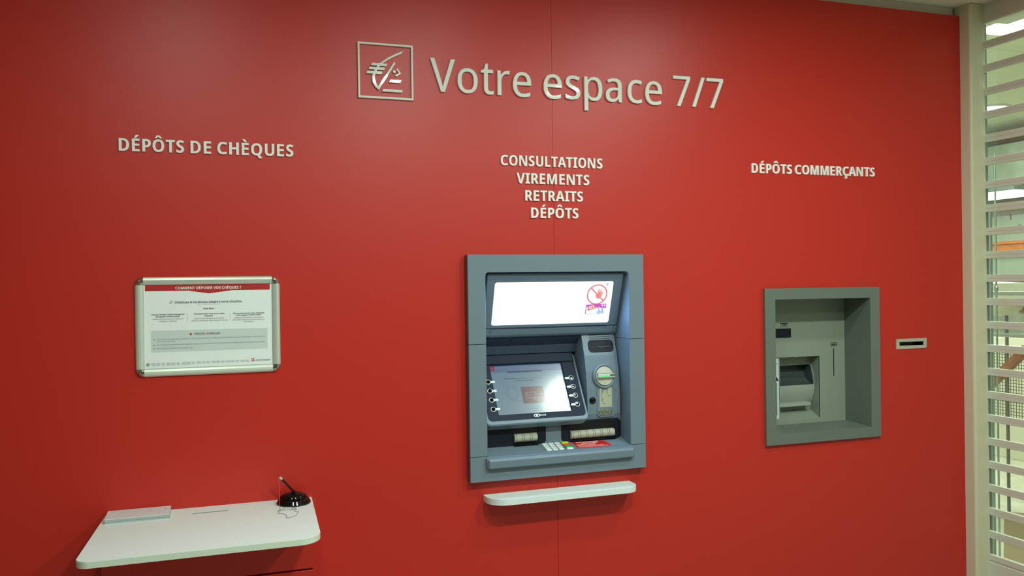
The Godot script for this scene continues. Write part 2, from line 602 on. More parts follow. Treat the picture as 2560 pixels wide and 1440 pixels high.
# ---------------------------------------------------------------- lettering and emblem
func signs() -> void:
	sign_words("title_lettering", "large raised white lettering reading Votre espace 7/7 high on the red wall", [["Votre", 0.763, 1.1404], ["espace", 1.1898, 1.6791], ["7/7", 1.7297, 1.9531]], FR, 2.2575, 0.1165, 0.009, M.letter, 0.0025)
	sign_words("wall_lettering", "raised white capitals reading DÉPÔTS DE CHÈQUES above the framed notice", [["DÉPÔTS", -0.2415, -0.0501], ["DE", -0.0305, 0.0322], ["CHÈQUES", 0.0511, 0.2912]], FB, 2.0105, 0.0398, 0.006, M.letter_matt)
	sign_words("wall_lettering", "raised white capitals reading CONSULTATIONS, top line above the cash machine", [["CONSULTATIONS", 1.0206, 1.4238]], FB, 2.0062, 0.0382, 0.006, M.letter_matt)
	sign_words("wall_lettering", "raised white capitals reading VIREMENTS, second line above the cash machine", [["VIREMENTS", 1.0805, 1.3689]], FB, 1.9425, 0.0382, 0.006, M.letter_matt)
	sign_words("wall_lettering", "raised white capitals reading RETRAITS, third line above the cash machine", [["RETRAITS", 1.113, 1.3419]], FB, 1.8803, 0.0382, 0.006, M.letter_matt)
	sign_words("wall_lettering", "raised white capitals reading DÉPÔTS alone, lowest line above the cash machine", [["DÉPÔTS", 1.1349, 1.3225]], FB, 1.8175, 0.0382, 0.006, M.letter_matt)
	sign_words("wall_lettering", "raised white capitals reading DÉPÔTS COMMERÇANTS above the recessed deposit unit", [["DÉPÔTS", 2.0835, 2.2761], ["COMMERÇANTS", 2.2919, 2.6959]], FB, 2.0105, 0.0385, 0.006, M.letter_matt, 0.003)
	var t := thing("emblem", "square white outline emblem with slanted strokes left of the large title lettering", "emblem", Vector3(0.606, 2.2185, 0))
	var st := ms()
	ring(st, rect(0.5095, 2.2205, 0.7015, 2.4115), rect(0.5158, 2.2275, 0.6952, 2.405), 0.0, 0.009, 0.0008, 0.0)
	obj("outline_frame", st, M.letter, t)
	var P := func(a: Array) -> PackedVector2Array:
		var o := PackedVector2Array()
		for i in range(0, a.size(), 2):
			o.append(Vector2(a[i], a[i + 1]))
		return o
	var shapes := [
		["curved_stroke", [0.6676, 2.3907, 0.6372, 2.3765, 0.6116, 2.3621, 0.5957, 2.35, 0.5815, 2.3397, 0.5703, 2.3249, 0.5639, 2.3136, 0.559, 2.3008, 0.5573, 2.2883, 0.5602, 2.2745, 0.5678, 2.261, 0.5811, 2.25,
			0.5866, 2.2606, 0.6399, 2.3454, 0.6352, 2.3504, 0.5782, 2.2623, 0.5711, 2.2737, 0.5672, 2.2858, 0.5674, 2.2998, 0.5717, 2.311, 0.5781, 2.3239, 0.5893, 2.3371, 0.5988, 2.3456, 0.6147, 2.3561, 0.637, 2.3687, 0.6601, 2.3798]],
		["slanted_bar", [0.5587, 2.3418, 0.6113, 2.3415, 0.6074, 2.3332, 0.5542, 2.3336]], ["slanted_bar", [0.5507, 2.328, 0.6033, 2.328, 0.5994, 2.3193, 0.5459, 2.3193]], ["slanted_bar", [0.5421, 2.3137, 0.5946, 2.3137, 0.5904, 2.305, 0.5376, 2.305]],
		["chevron", [0.6421, 2.3258, 0.6466, 2.3293, 0.6585, 2.3106, 0.6424, 2.3002, 0.6393, 2.3043, 0.6515, 2.3127]],
		["short_bar", [0.6216, 2.2878, 0.6604, 2.2878, 0.6555, 2.2791, 0.6174, 2.2791]], ["long_bar", [0.5966, 2.2545, 0.6647, 2.2541, 0.6601, 2.2455, 0.5917, 2.2459]]]
	for s in shapes:
		st = ms()
		prism(st, P.call(s[1]), 0.0, 0.0094 if s[0] == "slanted_bar" else 0.009)
		obj(s[0], st, M.letter, t)
	st = ms()
	prism(st, ellipse(0.6357, 2.3169, 0.0052, 0.0052), 0.0, 0.009)
	obj("dot", st, M.letter, t)

# ---------------------------------------------------------------- framed notice
func poster() -> void:
	var x0 := -0.2015
	var x1 := 0.240
	var y0 := 1.2985
	var y1 := 1.6135
	var w := 0.0245
	var t := thing("poster_frame", "brushed aluminium snap frame with chrome corners around the cheque notice", "frame", Vector3((x0 + x1) / 2, y0, 0))
	var prof := [Vector2(0, 0), Vector2(0, 0.006), Vector2(0.004, 0.0105), Vector2(0.010, 0.0125), Vector2(0.016, 0.0115), Vector2(0.022, 0.0085), Vector2(0.0245, 0.006), Vector2(0.0245, 0.0)]
	# profile: x across the bar from outside to inside, y out from the wall; four bars between the corners
	for k in 4:
		var st := ms()
		var pp := PackedVector2Array()
		for v in prof:
			pp.append(v)
		if k < 2:   # top, bottom: run along x
			var yy := y1 if k == 0 else y0
			var s := -1.0 if k == 0 else 1.0
			prism(st, pp, x0 + w, x1 - w, 0.0, Transform3D(Basis(Vector3(0, s, 0), Vector3(0, 0, 1), Vector3(1, 0, 0)), Vector3(0, yy, 0)))
		else:
			var xx := x0 if k == 2 else x1
			var s2 := 1.0 if k == 2 else -1.0
			prism(st, pp, y0 + w, y1 - w, 0.0, Transform3D(Basis(Vector3(s2, 0, 0), Vector3(0, 0, 1), Vector3(0, 1, 0)), Vector3(xx, 0, 0)))
		obj("frame_bar", st, M.aluminium, t)
	for c in [[x0, y0, 1, 1], [x1, y0, -1, 1], [x0, y1, 1, -1], [x1, y1, -1, -1]]:
		var st2 := ms()
		# quarter turn of the bar profile about the inner corner
		var cx: float = c[0] + c[2] * w
		var cy: float = c[1] + c[3] * w
		for i in 8:
			var a0 := PI / 2 * i / 8.0
			var a1 := PI / 2 * (i + 1) / 8.0
			for j in prof.size() - 2:
				var pa: Vector2 = prof[j]
				var pb: Vector2 = prof[j + 1]
				var A := func(a: float, q: Vector2) -> Vector3: return Vector3(cx - c[2] * (w - q.x) * cos(a), cy - c[3] * (w - q.x) * sin(a), q.y + 0.001)
				var nn := (Vector3(-c[2] * cos((a0 + a1) / 2), -c[3] * sin((a0 + a1) / 2), 0) * (pb.y - pa.y) + Vector3(0, 0, pb.x - pa.x))
				face(st2, [A.call(a0, pa), A.call(a1, pa), A.call(a1, pb), A.call(a0, pb)], nn + Vector3(0, 0, 0.001))
		lathe(st2, [Vector2(0.0035, 0.0), Vector2(0.0035, 0.013), Vector2(0.0025, 0.0145), Vector2(0, 0.015)], 16, Transform3D(Basis(Vector3.RIGHT, Vector3.BACK, Vector3.DOWN), Vector3(cx - c[2] * 0.0125, cy - c[3] * 0.0125, 0.001)))
		obj("corner_cap", st2, M.chrome, t)
	# the printed sheet
	var sh := thing("notice", "printed sheet headed COMMENT DÉPOSER VOS CHÈQUES in the aluminium frame", "notice", Vector3(0.019, 1.32, 0.003))
	var st3 := ms()
	box(st3, Vector3(-0.1765, 1.3235, 0.003), Vector3(0.2150, 1.5885, 0.0038))
	obj("sheet", st3, M.paper, sh)
	var z := Transform3D(Basis(), Vector3(0, 0, 0.0040))
	st3 = ms()
	prism(st3, PackedVector2Array([Vector2(-0.172, 1.5885), Vector2(-0.172, 1.569), Vector2(-0.0432, 1.569), Vector2(0.0189, 1.5596), Vector2(0.0922, 1.569), Vector2(0.209, 1.569), Vector2(0.209, 1.5885)]), -0.0001, 0.0, 0.0, z)
	prism(st3, PackedVector2Array([Vector2(-0.0427, 1.4270), Vector2(-0.0335, 1.4270), Vector2(-0.0382, 1.4353)]), -0.0001, 0.0003, 0.0, z)
	prism(st3, rect(0.147, 1.3345, 0.1566, 1.3442), -0.0001, 0.0, 0.0, z)
	prism(st3, rect(-0.0184, 1.4258, 0.0492, 1.4264), -0.0001, 0.0003, 0.0, z)
	obj("red_print", st3, M.ink_red, sh)
	st3 = ms()
	prism(st3, rect(-0.1562, 1.3752, 0.1998, 1.4432), -0.0001, 0.0001, 0.0, z)
	obj("grey_box", st3, M.paper_grey, sh)
	var z2 := Transform3D(Basis(), Vector3(0, 0, 0.0043))
	st3 = ms()
	text(st3, "COMMENT DÉPOSER VOS CHÈQUES ?", FB, -0.0822, 1.5735, 0.2009, 0.0088, 0.0002, z2)
	prism(st3, ellipse(0.1502, 1.3393, 0.0022, 0.0026, 12), -0.0001, 0.0, 0.0, z2)
	prism(st3, rect(0.1538, 1.336, 0.1547, 1.3425), -0.0001, 0.0, 0.0, z2)
	obj("white_print", st3, M.ink_white, sh)
	st3 = ms()
	text(st3, "Choisissez le bordereau adapté à votre situation.", FB, -0.0847, 1.5290, 0.206, 0.0068, 0.0002, z2)
	text(st3, "Vous êtes :", FB, 0.0006, 1.5086, 0.0349, 0.0052, 0.0002, z2)
	text(st3, "Client particulier Caisse d'Epargne de", FB, -0.1542, 1.4922, 0.0979, 0.0042, 0.0002, z2)
	text(st3, "Bourgogne Franche-Comté", FB, -0.1413, 1.4858, 0.07, 0.0042, 0.0002, z2)
	text(st3, "Client particulier d'une autre Caisse", FB, -0.0277, 1.4922, 0.0932, 0.0042, 0.0002, z2)
	text(st3, "d'Epargne", FB, 0.0044, 1.4856, 0.026, 0.0042, 0.0002, z2)
	text(st3, "Client professionnel Caisse d'Epargne", FB, 0.0916, 1.4912, 0.0987, 0.0042, 0.0002, z2)
	text(st3, "de Bourgogne Franche-Comté", FB, 0.1011, 1.4852, 0.077, 0.0042, 0.0002, z2)
	text(st3, "Important, n'oubliez pas :", FB, -0.0276, 1.4284, 0.0818, 0.0055, 0.0002, z2)
	# magnifier and round mark
	ring(st3, ellipse(-0.0948, 1.5335, 0.0036, 0.0036, 16), ellipse(-0.0948, 1.5335, 0.0026, 0.0026, 16), -0.0001, 0.0001, 0.0, 0.0, z2)
	prism(st3, PackedVector2Array([Vector2(-0.1006, 1.5290), Vector2(-0.0996, 1.5281), Vector2(-0.0966, 1.5312), Vector2(-0.0976, 1.5321)]), -0.0001, 0.0001, 0.0, z2)
	ring(st3, ellipse(-0.1663, 1.3365, 0.0052, 0.0052, 20), ellipse(-0.1663, 1.3365, 0.0040, 0.0040, 20), -0.0001, 0.0001, 0.0, 0.0, z2)
	prism(st3, PackedVector2Array([Vector2(-0.168, 1.334), Vector2(-0.165, 1.334), Vector2(-0.1645, 1.3395), Vector2(-0.1675, 1.3385)]), -0.0001, 0.0001, 0.0, z2)
	text(st3, "CAISSE D'EPARGNE", FR, 0.1588, 1.3368, 0.048, 0.0034, 0.0002, z2)
	prism(st3, rect(0.1588, 1.3352, 0.2069, 1.3356), -0.0001, 0.0001, 0.0, z2)
	obj("dark_print", st3, M.ink, sh)
	st3 = ms()
	prism(st3, rect(-0.0171, 1.5246, 0.053, 1.5251), -0.0001, 0.0001, 0.0, z2)
	text(st3, "utilisez les bordereaux de remise de", FR, -0.1509, 1.4780, 0.0919, 0.004, 0.0002, z2)
	text(st3, "chèques ci-dessous", FR, -0.1309, 1.4712, 0.052, 0.004, 0.0002, z2)
	text(st3, "utilisez les bordereaux de remise de", FR, -0.0275, 1.4774, 0.0923, 0.004, 0.0002, z2)
	text(st3, "chèques spécifiques disponibles à l'accueil", FR, -0.0361, 1.4704, 0.1112, 0.004, 0.0002, z2)
	text(st3, "utilisez les bordereaux spécifiques", FR, 0.0959, 1.4770, 0.090, 0.004, 0.0002, z2)
	text(st3, "disponibles dans vos carnets de remise", FR, 0.0903, 1.4702, 0.100, 0.004, 0.0002, z2)
	text(st3, "de chèques", FR, 0.1259, 1.4638, 0.029, 0.004, 0.0002, z2)
	text(st3, "D'inscrire au dos de chaque chèque le n° de compte sur lequel le chèque doit être déposé ainsi que votre signature afin que votre", FR, -0.1393, 1.4138, 0.3306, 0.0042, 0.0002, z2)
	text(st3, "remise soit sécurisée.", FR, -0.1393, 1.4070, 0.055, 0.0042, 0.0002, z2)
	text(st3, "De compléter le bordereau de remise de chèques au stylo bille et d'insérer votre ou vos chèque(s) entre les deux premiers volets.", FR, -0.1395, 1.3962, 0.3298, 0.0042, 0.0002, z2)
	text(st3, "De conserver le dernier volet comme reçu.", FR, -0.1397, 1.3848, 0.109, 0.0042, 0.0002, z2)
	for yy in [1.4155, 1.3980, 1.3866]:
		prism(st3, PackedVector2Array([Vector2(-0.150, yy - 0.0014), Vector2(-0.1465, yy - 0.0014), Vector2(-0.1452, yy), Vector2(-0.1465, yy + 0.0014), Vector2(-0.150, yy + 0.0014)]), -0.0001, 0.0001, 0.0, z2)
	for xx in [-0.0468, 0.083]:
		prism(st3, rect(xx - 0.0002, 1.4722, xx + 0.0002, 1.4946), -0.0001, 0.0001, 0.0, z2)
	obj("grey_print", st3, M.ink_grey, sh)
	st3 = ms()
	for i in 4:
		var yl := 1.3402 - i * 0.0024
		for k in 20 if i < 3 else 8:
			prism(st3, rect(-0.157 + k * 0.015, yl - 0.0004, -0.157 + k * 0.015 + 0.0134 - 0.003 * ((k * 7 + i * 3) % 3) / 2.0, yl + 0.0004), -0.0001, 0.0001, 0.0, z2)
	obj("fine_print", st3, M.ink_light, sh)

# ---------------------------------------------------------------- desk with its papers and pen
func desk() -> void:
	var y := 0.8716
	var th := 0.0185
	var t := thing("writing_shelf", "white wall-mounted writing shelf with rounded front corners under the framed notice", "shelf", Vector3(0.01, y - th, 0))
	# outline seen from above, x and z; right and left edges lean a little as in the photograph
	var o := PackedVector2Array()
	o.append(Vector2(-0.2955, 0.0))
	o.append(Vector2(0.3345, 0.0))
	for i in 21:   # right front corner
		var a := -PI / 2 + PI / 2 * i / 20.0
		o.append(Vector2(0.246 + 0.0635 * cos(a + PI / 2), 0.426 + 0.068 * sin(a + PI / 2)))
	for i in 21:   # left front corner
		var a2 := PI / 2 + PI / 2 * i / 20.0
		o.append(Vector2(-0.288 + 0.0335 * cos(a2), 0.459 + 0.035 * sin(a2)))
	var xf := Transform3D(Basis(Vector3.RIGHT, Vector3.BACK, Vector3.UP), Vector3(0, y, 0))
	var st := ms()
	# the slot is cut through the top: build the top around it
	var s0 := Vector2(-0.044, 0.0765)
	var s1 := Vector2(0.067, 0.0765)
	var slot := rrect(s0.x, s0.y - 0.0095, s1.x, s1.y + 0.0095, 0.009, 4)
	prism(st, o, -th, -0.0025, 0.0, xf)
	var parts := Geometry2D.clip_polygons(o, rect(-1, -1, 1, slot_mid(slot)))
	for q in parts:
		for r in Geometry2D.clip_polygons(q, slot):
			prism(st, r, -0.0026, 0.0, 0.0, xf)
	parts = Geometry2D.clip_polygons(o, rect(-1, slot_mid(slot), 1, 1))
	for q in parts:
		for r in Geometry2D.clip_polygons(q, slot):
			prism(st, r, -0.0026, 0.0, 0.0, xf)
	obj("shelf_top", st, M.white, t)
	st = ms()
	prism(st, slot, -0.0026, -0.0016, 0.0, xf)
	obj("cheque_slot", st, M.slot_grey, t)
	st = ms()
	var oo := o.duplicate()
	if area2(oo) < 0:
		oo.reverse()
	ring(st, inset(oo, -0.0006), inset(oo, 0.004), -th + 0.0005, -0.0012, 0.0003, 0.0, xf)
	obj("edge_band", st, M.white_edge, t)
	# red box under it
	var b := thing("cheque_box", "red lacquered cheque collecting box under the white writing shelf", "box", Vector3(0.01, 0.3, 0))
	st = ms()
	box(st, Vector3(-0.29, 0.695, 0.0), Vector3(0.319, y - th, 0.2), 0.001)
	obj("upper_panel", st, M.red, b)
	st = ms()
	box(st, Vector3(-0.29, 0.30, 0.0), Vector3(0.319, 0.6965, 0.180), 0.001)
	obj("body", st, M.red, b)
	st = ms()
	box(st, Vector3(-0.288, 0.302, 0.180), Vector3(0.317, 0.689, 0.199), 0.0015)
	var door := obj("door", st, M.red, b)
	st = ms()
	lathe(st, [Vector2(0.009, 0.0), Vector2(0.009, 0.003), Vector2(0.007, 0.0045), Vector2(0, 0.0045)], 20, Transform3D(Basis(Vector3.RIGHT, Vector3.BACK, Vector3.DOWN), Vector3(0.248, 0.668, 0.199)))
	obj("lock", st, M.brushed, door)
	# slips: a stack of forms on the back left corner
	var s := thing("paper_stack", "stack of white printed deposit slips at the back left of the writing shelf", "paper", Vector3(-0.19, y, 0.056))
	for i in 7:
		st = ms()
		var dx: float = [0.0, 0.0012, -0.001, 0.0006, -0.0014, 0.0008, 0.0][i]
		var z0: float = [0.003, 0.0036, 0.0028, 0.004, 0.003, 0.0034, 0.003][i]
		box(st, Vector3(-0.288 + dx, y + i * 0.002, z0), Vector3(-0.1055 + dx, y + i * 0.002 + 0.00197, z0 + 0.108), 0.0)
		obj("slip_bundle", st, M.slip if i == 6 else M.slip_edge, s)
	st = ms()
	var yt := y + 0.0139
	for k in [[-0.262, 0.014, -0.125, 0.0152], [-0.262, 0.036, -0.150, 0.037], [-0.262, 0.058, -0.135, 0.0588], [-0.27, 0.086, -0.20, 0.0868], [-0.121, 0.016, -0.1195, 0.055], [-0.272, 0.02, -0.271, 0.05]]:
		box(st, Vector3(k[0], yt, k[1]), Vector3(k[2], yt + 0.0002, k[3]))
	obj("form_print", st, M.slip_ink, s)
	# pen stand
	var h := thing("pen_stand", "glossy black oval pen stand on the back right of the writing shelf", "pen stand", Vector3(0.270, y, 0.064))
	st = ms()
	var base := Transform3D(Basis(Vector3(0.0545, 0, 0), Vector3(0, 1, 0), Vector3(0, 0, 0.056)), Vector3(0.2705, y, 0.063))
	lathe(st, [Vector2(0, 0.0), Vector2(1.0, 0.0), Vector2(1.0, 0.004), Vector2(0.90, 0.014), Vector2(0.83, 0.017), Vector2(0.72, 0.0165), Vector2(0.66, 0.015), Vector2(0.0, 0.0165)], 48, base)
	obj("base", st, M.black_gloss, h)
	st = ms()
	var hump := []
	for i in 15:
		hump.append(Vector2(cos(PI / 2 * i / 14.0), sin(PI / 2 * i / 14.0)))
	lathe(st, hump, 40, Transform3D(Basis(Vector3(0.0455, 0, 0), Vector3(0, 0.0215, 0), Vector3(0, 0, 0.031)), Vector3(0.2705, y + 0.0125, 0.047)))
	obj("hump", st, M.black_gloss, h)
	st = ms()
	var p0 := Vector3(0.2770, y + 0.0300, 0.057)
	var p1 := Vector3(0.2273, 0.9592, 0.06)
	var d := (p1 - p0).normalized()
	tube(st, [p0 - d * 0.008, p0 + d * 0.014], 0.0055, 16, 0.0048)
	obj("socket", st, M.black, h)
	var pen := thing("pen", "slim black pen with a metal cap leaning from the black stand", "pen", p0)
	st = ms()
	tube(st, [p0 + d * 0.0150, p0 + d * 0.022, p1 - d * 0.0112], 0.0034, 14, 0.0038)
	obj("barrel", st, M.black, pen)
	st = ms()
	tube(st, [p1 - d * 0.011, p1], 0.0042, 14)
	obj("cap", st, M.brushed, pen)
	# bead chain: down from the cap, then in loops on the shelf
	var path := [p1 + Vector3(-0.004, -0.003, 0.002), Vector3(0.2235, 0.93, 0.085), Vector3(0.2225, 0.90, 0.105), Vector3(0.222, y + 0.0015, 0.118)]
	var flat := [[0.222, 0.128], [0.2155, 0.150], [0.2105, 0.168], [0.2175, 0.150], [0.224, 0.140], [0.2195, 0.160], [0.213, 0.186], [0.2225, 0.193], [0.2285, 0.20], [0.2345, 0.226], [0.231, 0.252], [0.246, 0.246], [0.262, 0.228], [0.2685, 0.205], [0.2725, 0.187], [0.2635, 0.177], [0.270, 0.152], [0.2705, 0.140], [0.2655, 0.129], [0.259, 0.134], [0.2595, 0.146], [0.2675, 0.150], [0.262, 0.160], [0.25, 0.150], [0.236, 0.148], [0.226, 0.150], [0.232, 0.128], [0.245, 0.112]]
	for f in flat:
		path.append(Vector3(f[0], y + 0.0013, f[1]))
	var cv := Curve3D.new()
	cv.bake_interval = 0.002
	for i in path.size():
		var tn: Vector3 = (path[mini(i + 1, path.size() - 1)] - path[maxi(i - 1, 0)]) * 0.14
		cv.add_point(path[i], -tn, tn)
	var pts := cv.get_baked_points()
	st = ms()
	var arr := []
	for v in pts:
		arr.append(v)
	tube(st, arr, 0.0004, 5)
	for i in range(0, pts.size(), 1):
		lathe(st, [Vector2(0, -0.0009), Vector2(0.0009, 0.0), Vector2(0, 0.0009)], 6, Transform3D(Basis(), pts[i]))
	var ch := obj("bead_chain", st, M.chain, pen)
	ch.set_meta("kind", "stuff")

func slot_mid(s: PackedVector2Array) -> float:
	return (s[0].y + s[s.size() / 2].y) / 2.0

# ---------------------------------------------------------------- the cash machine
func cash_machine() -> void:
	var t := thing("cash_machine", "grey through-the-wall cash machine with lit sign and screen set in the red wall", "cash machine", Vector3(1.23, 0.875, 0))
	var zf := 0.034
	var X0 := 0.882
	var X1 := 1.576
	var Y0 := 0.8755
	var Y1 := 1.6828
	var i0 := 0.9465
	var i1 := 1.5130
	var it := 1.6190
	var g := 0.0007
	# surround in four boards
	var st := ms()
	var U := PackedVector2Array([Vector2(X0, 1.364 + g), Vector2(i0, 1.364 + g)])
	for i in 7:
		var a := PI - PI / 2 * i / 6.0
		U.append(Vector2(i0 + 0.012 + 0.012 * cos(a), it - 0.012 + 0.012 * sin(a)))
	for i in 7:
		var a2 := PI / 2 - PI / 2 * i / 6.0
		U.append(Vector2(i1 - 0.012 + 0.012 * cos(a2), it - 0.012 + 0.012 * sin(a2)))
	U.append_array(PackedVector2Array([Vector2(i1, 1.364 + g), Vector2(X1, 1.364 + g), Vector2(X1, Y1), Vector2(X0, Y1)]))
	prism(st, U, 0.0, zf, 0.0012)
	obj("surround_head", st, M.grey, t)
	for sx in [[X0, i0], [i1, X1]]:
		st = ms()
		prism(st, rect(sx[0], 0.965 + g, sx[1], 1.364 - g), 0.0, zf, 0.0012)
		obj("surround_side", st, M.grey, t)
	st = ms()
	prism(st, rect(X0, Y0, X1, 0.965 - g), 0.0, zf, 0.0012)
	obj("surround_base", st, M.grey, t)
	for yy in [[Y0 + 0.002, 0.964], [0.966, 1.363], [1.365, Y1 - 0.002]]:
		st = ms()
		box(st, Vector3(X0 - 0.0012, yy[0], 0.001), Vector3(X0 + 0.0004, yy[1], zf - 0.002), 0.0003)
		obj("edge_strip", st, M.laminate_edge, t)
	# lining of the recess
	st = ms()
	face(st, [Vector3(i1, 1.366, 0.002), Vector3(i1, it, 0.002), Vector3(1.502, 1.606, -0.20), Vector3(1.502, 1.366, -0.20)], Vector3.LEFT)
	face(st, [Vector3(i1, 1.366, 0.002), Vector3(i1, it, 0.002), Vector3(i1 + 0.004, it, 0.002), Vector3(i1 + 0.004, 1.366, 0.002)], Vector3.BACK)
	face(st, [Vector3(i0, 1.366, 0.002), Vector3(i0, it, 0.002), Vector3(0.958, 1.606, -0.20), Vector3(0.958, 1.366, -0.20)], Vector3.RIGHT)
	face(st, [Vector3(i0, it, 0.002), Vector3(i1, it, 0.002), Vector3(1.502, 1.606, -0.20), Vector3(0.958, 1.606, -0.20)], Vector3.DOWN)
	obj("upper_lining", st, M.grey, t)
	st = ms()
	face(st, [Vector3(i1, 0.960, 0.002), Vector3(i1, 1.3645, 0.002), Vector3(1.502, 1.3645, -0.20), Vector3(1.502, 0.960, -0.20)], Vector3.LEFT)
	obj("lower_lining", st, M.grey, t)
	st = ms()
	face(st, [Vector3(i0, 0.960, 0.002), Vector3(i0, 1.3645, 0.002), Vector3(0.958, 1.3645, -0.20), Vector3(0.958, 0.960, -0.20)], Vector3.RIGHT)
	obj("lower_lining", st, M.grey, t)
	st = ms()
	box(st, Vector3(0.94, 0.955, -0.215), Vector3(1.52, 1.625, -0.20))
	obj("back_plate", st, M.grey_dark, t)
	# header with the lit sign, leaning back towards its foot
	var th := deg_to_rad(18.7)
	var H := Transform3D(Basis(Vector3.RIGHT, Vector3(0, cos(th), sin(th)), Vector3(0, -sin(th), cos(th))), Vector3(1.23, 1.504, -0.023))
	st = ms()
	ring(st, rrect(-0.2680, -0.0955, 0.2740, 0.1165, 0.006, 5), rrect(-0.2362, -0.0826, 0.2362, 0.0826, 0.008, 5), -0.02, 0.0, 0.003, 0.0015, H)
	var hd := obj("header_panel", st, M.grey_header, t)
	st = ms()
	prism(st, rrect(-0.2360, -0.0824, 0.2360, 0.0824, 0.008, 5), -0.012, -0.0015, 0.0, H)
	var lit := obj("lit_sign", st, M.sign_glow, t)
	var al := AreaLight3D.new()
	al.name = "sign_lamp"
	al.area_size = Vector2(0.46, 0.155)
	al.light_energy = 0.15
	al.light_color = Color(0.45, 0.73, 1.0)
	al.area_range = 6.0
	al.area_attenuation = 2.0
	al.shadow_enabled = true
	add_child(al)
	al.transform = Transform3D(Basis(-H.basis.x, H.basis.y, -H.basis.z), H * Vector3(0, 0, 0.003))
	sticker(H, t)
	# lower lid strip of the header
	st = ms()
	var S := Transform3D(Basis(Vector3(0, 0, 1), Vector3(0, 1, 0), Vector3(1, 0, 0)), Vector3.ZERO)   # (z, y) swept along x
	prism(st, PackedVector2Array([Vector2(-0.0545, 1.4125), Vector2(-0.0590, 1.3985), Vector2(-0.0625, 1.3890), Vector2(-0.0680, 1.3825), Vector2(-0.078, 1.3790), Vector2(-0.15, 1.3790), Vector2(-0.15, 1.4125)]), 0.960, 1.5035, 0.0, S)
	obj("header_lip", st, M.grey_header, t)
	st = ms()
	for k in [[0.992, 1.4125, 1.4585, 1.4135]]:
		face(st, [H * Vector3(-0.238, -0.0957, 0.0004), H * Vector3(0.2285, -0.0957, 0.0004), H * Vector3(0.2285, -0.0970, 0.0004), H * Vector3(-0.238, -0.0970, 0.0004)], H.basis.z)
	face(st, [H * Vector3(-0.2385, -0.0960, 0.0004), H * Vector3(-0.2375, -0.0960, 0.0004), H * Vector3(-0.2395, -0.1120, 0.0006), H * Vector3(-0.2405, -0.1120, 0.0006)], H.basis.z)
	face(st, [H * Vector3(0.2285, -0.0960, 0.0004), H * Vector3(0.2275, -0.0960, 0.0004), H * Vector3(0.2250, -0.1100, 0.0006), H * Vector3(0.2260, -0.1100, 0.0006)], H.basis.z)
	obj("lid_joint", st, M.dark_line, t)
	# hood above the screen with two flaps
	var hood := [Vector2(-0.076, 1.3795), Vector2(-0.122, 1.3435), Vector2(-0.1285, 1.3125), Vector2(-0.140, 1.3085), Vector2(-0.195, 1.3085), Vector2(-0.195, 1.3795)]
	st = ms()
	prism(st, PackedVector2Array(hood), 0.957, 1.366, 0.0, S)
	obj("hood", st, M.hood_blue, t)
	for fx in [[0.957, 1.0672], [1.0855, 1.3600]]:
		st = ms()
		prism(st, PackedVector2Array([Vector2(-0.0785, 1.3735), Vector2(-0.1200, 1.3440), Vector2(-0.1268, 1.3200), Vector2(-0.130, 1.3200), Vector2(-0.123, 1.3450), Vector2(-0.082, 1.3745)]), fx[0], fx[1], 0.0, S)
		obj("hood_flap", st, M.hood_blue, t)
	# reader column on the right
	st = ms()
	var col := PackedVector2Array([Vector2(-0.0780, 1.3800), Vector2(-0.0520, 1.3000), Vector2(-0.0390, 1.2400), Vector2(-0.0315, 1.1800), Vector2(-0.0285, 1.1300), Vector2(-0.0290, 1.0800), Vector2(-0.036, 1.0600), Vector2(-0.195, 1.0600), Vector2(-0.195, 1.3800)])
	prism(st, col, 1.3645, 1.5015, 0.0, S)
	obj("reader_column", st, M.grey_light, t)
	var zc := func(y: float) -> float:
		for i in 5:
			if y <= col[i].y and y >= col[i + 1].y:
				return lerpf(col[i].x, col[i + 1].x, (col[i].y - y) / (col[i].y - col[i + 1].y))
		return -0.029
	var on_col := func(x: float, y: float) -> Transform3D:
		var a := atan2(zc.call(y - 0.01) - zc.call(y + 0.01), 0.02)
		return Transform3D(Basis(Vector3.RIGHT, Vector3(0, cos(a), -sin(a)), Vector3(0, sin(a), cos(a))), Vector3(x, y, zc.call(y)))
	for k in 3:
		st = ms()
		var V: Transform3D = on_col.call(1.438, [1.3762, 1.3692, 1.3622][k])
		prism(st, rrect(-0.0435, -0.0013, 0.0435, 0.0013, 0.0012, 3), -0.002, 0.0006, 0.0, V)
		obj("speaker_slit", st, M.dark_line, t)
	var Rc: Transform3D = on_col.call(1.4385, 1.3345)
	st = ms()
	ring(st, rrect(-0.0530, -0.0245, 0.0530, 0.0245, 0.016, 6), rrect(-0.0415, -0.0050, 0.0415, -0.0020, 0.0012, 6), -0.004, 0.0012, 0.0008, 0.0, Rc)
	var rs := obj("receipt_slot", st, M.bay, t)
	st = ms()
	prism(st, rrect(-0.043, -0.0062, 0.043, -0.0040, 0.001, 3), 0.0012, 0.004, 0.0006, Rc)
	prism(st, rrect(-0.010, -0.0105, 0.010, -0.0062, 0.002, 3), 0.0012, 0.0025, 0.0005, Rc)
	obj("receipt_lip", st, M.dim_black, rs)
	# card reader
	var K: Transform3D = on_col.call(1.4357, 1.2215)
	var Kl := Transform3D(Basis(K.basis.x, K.basis.z, -K.basis.y), K.origin)
	st = ms()
	lathe(st, [Vector2(0.0475, -0.008), Vector2(0.0475, 0.006), Vector2(0.0455, 0.0105), Vector2(0.042, 0.012), Vector2(0.0385, 0.0105), Vector2(0.0370, 0.006)], 48, Kl)
	var cr := obj("card_reader_collar", st, M.grey, t)
	st = ms()
	lathe(st, [Vector2(0.0362, 0.0), Vector2(0.0362, 0.011), Vector2(0.0345, 0.014), Vector2(0.0, 0.0165)], 48, Kl)
	obj("card_reader_face", st, M.reader_metal, cr)
	st = ms()
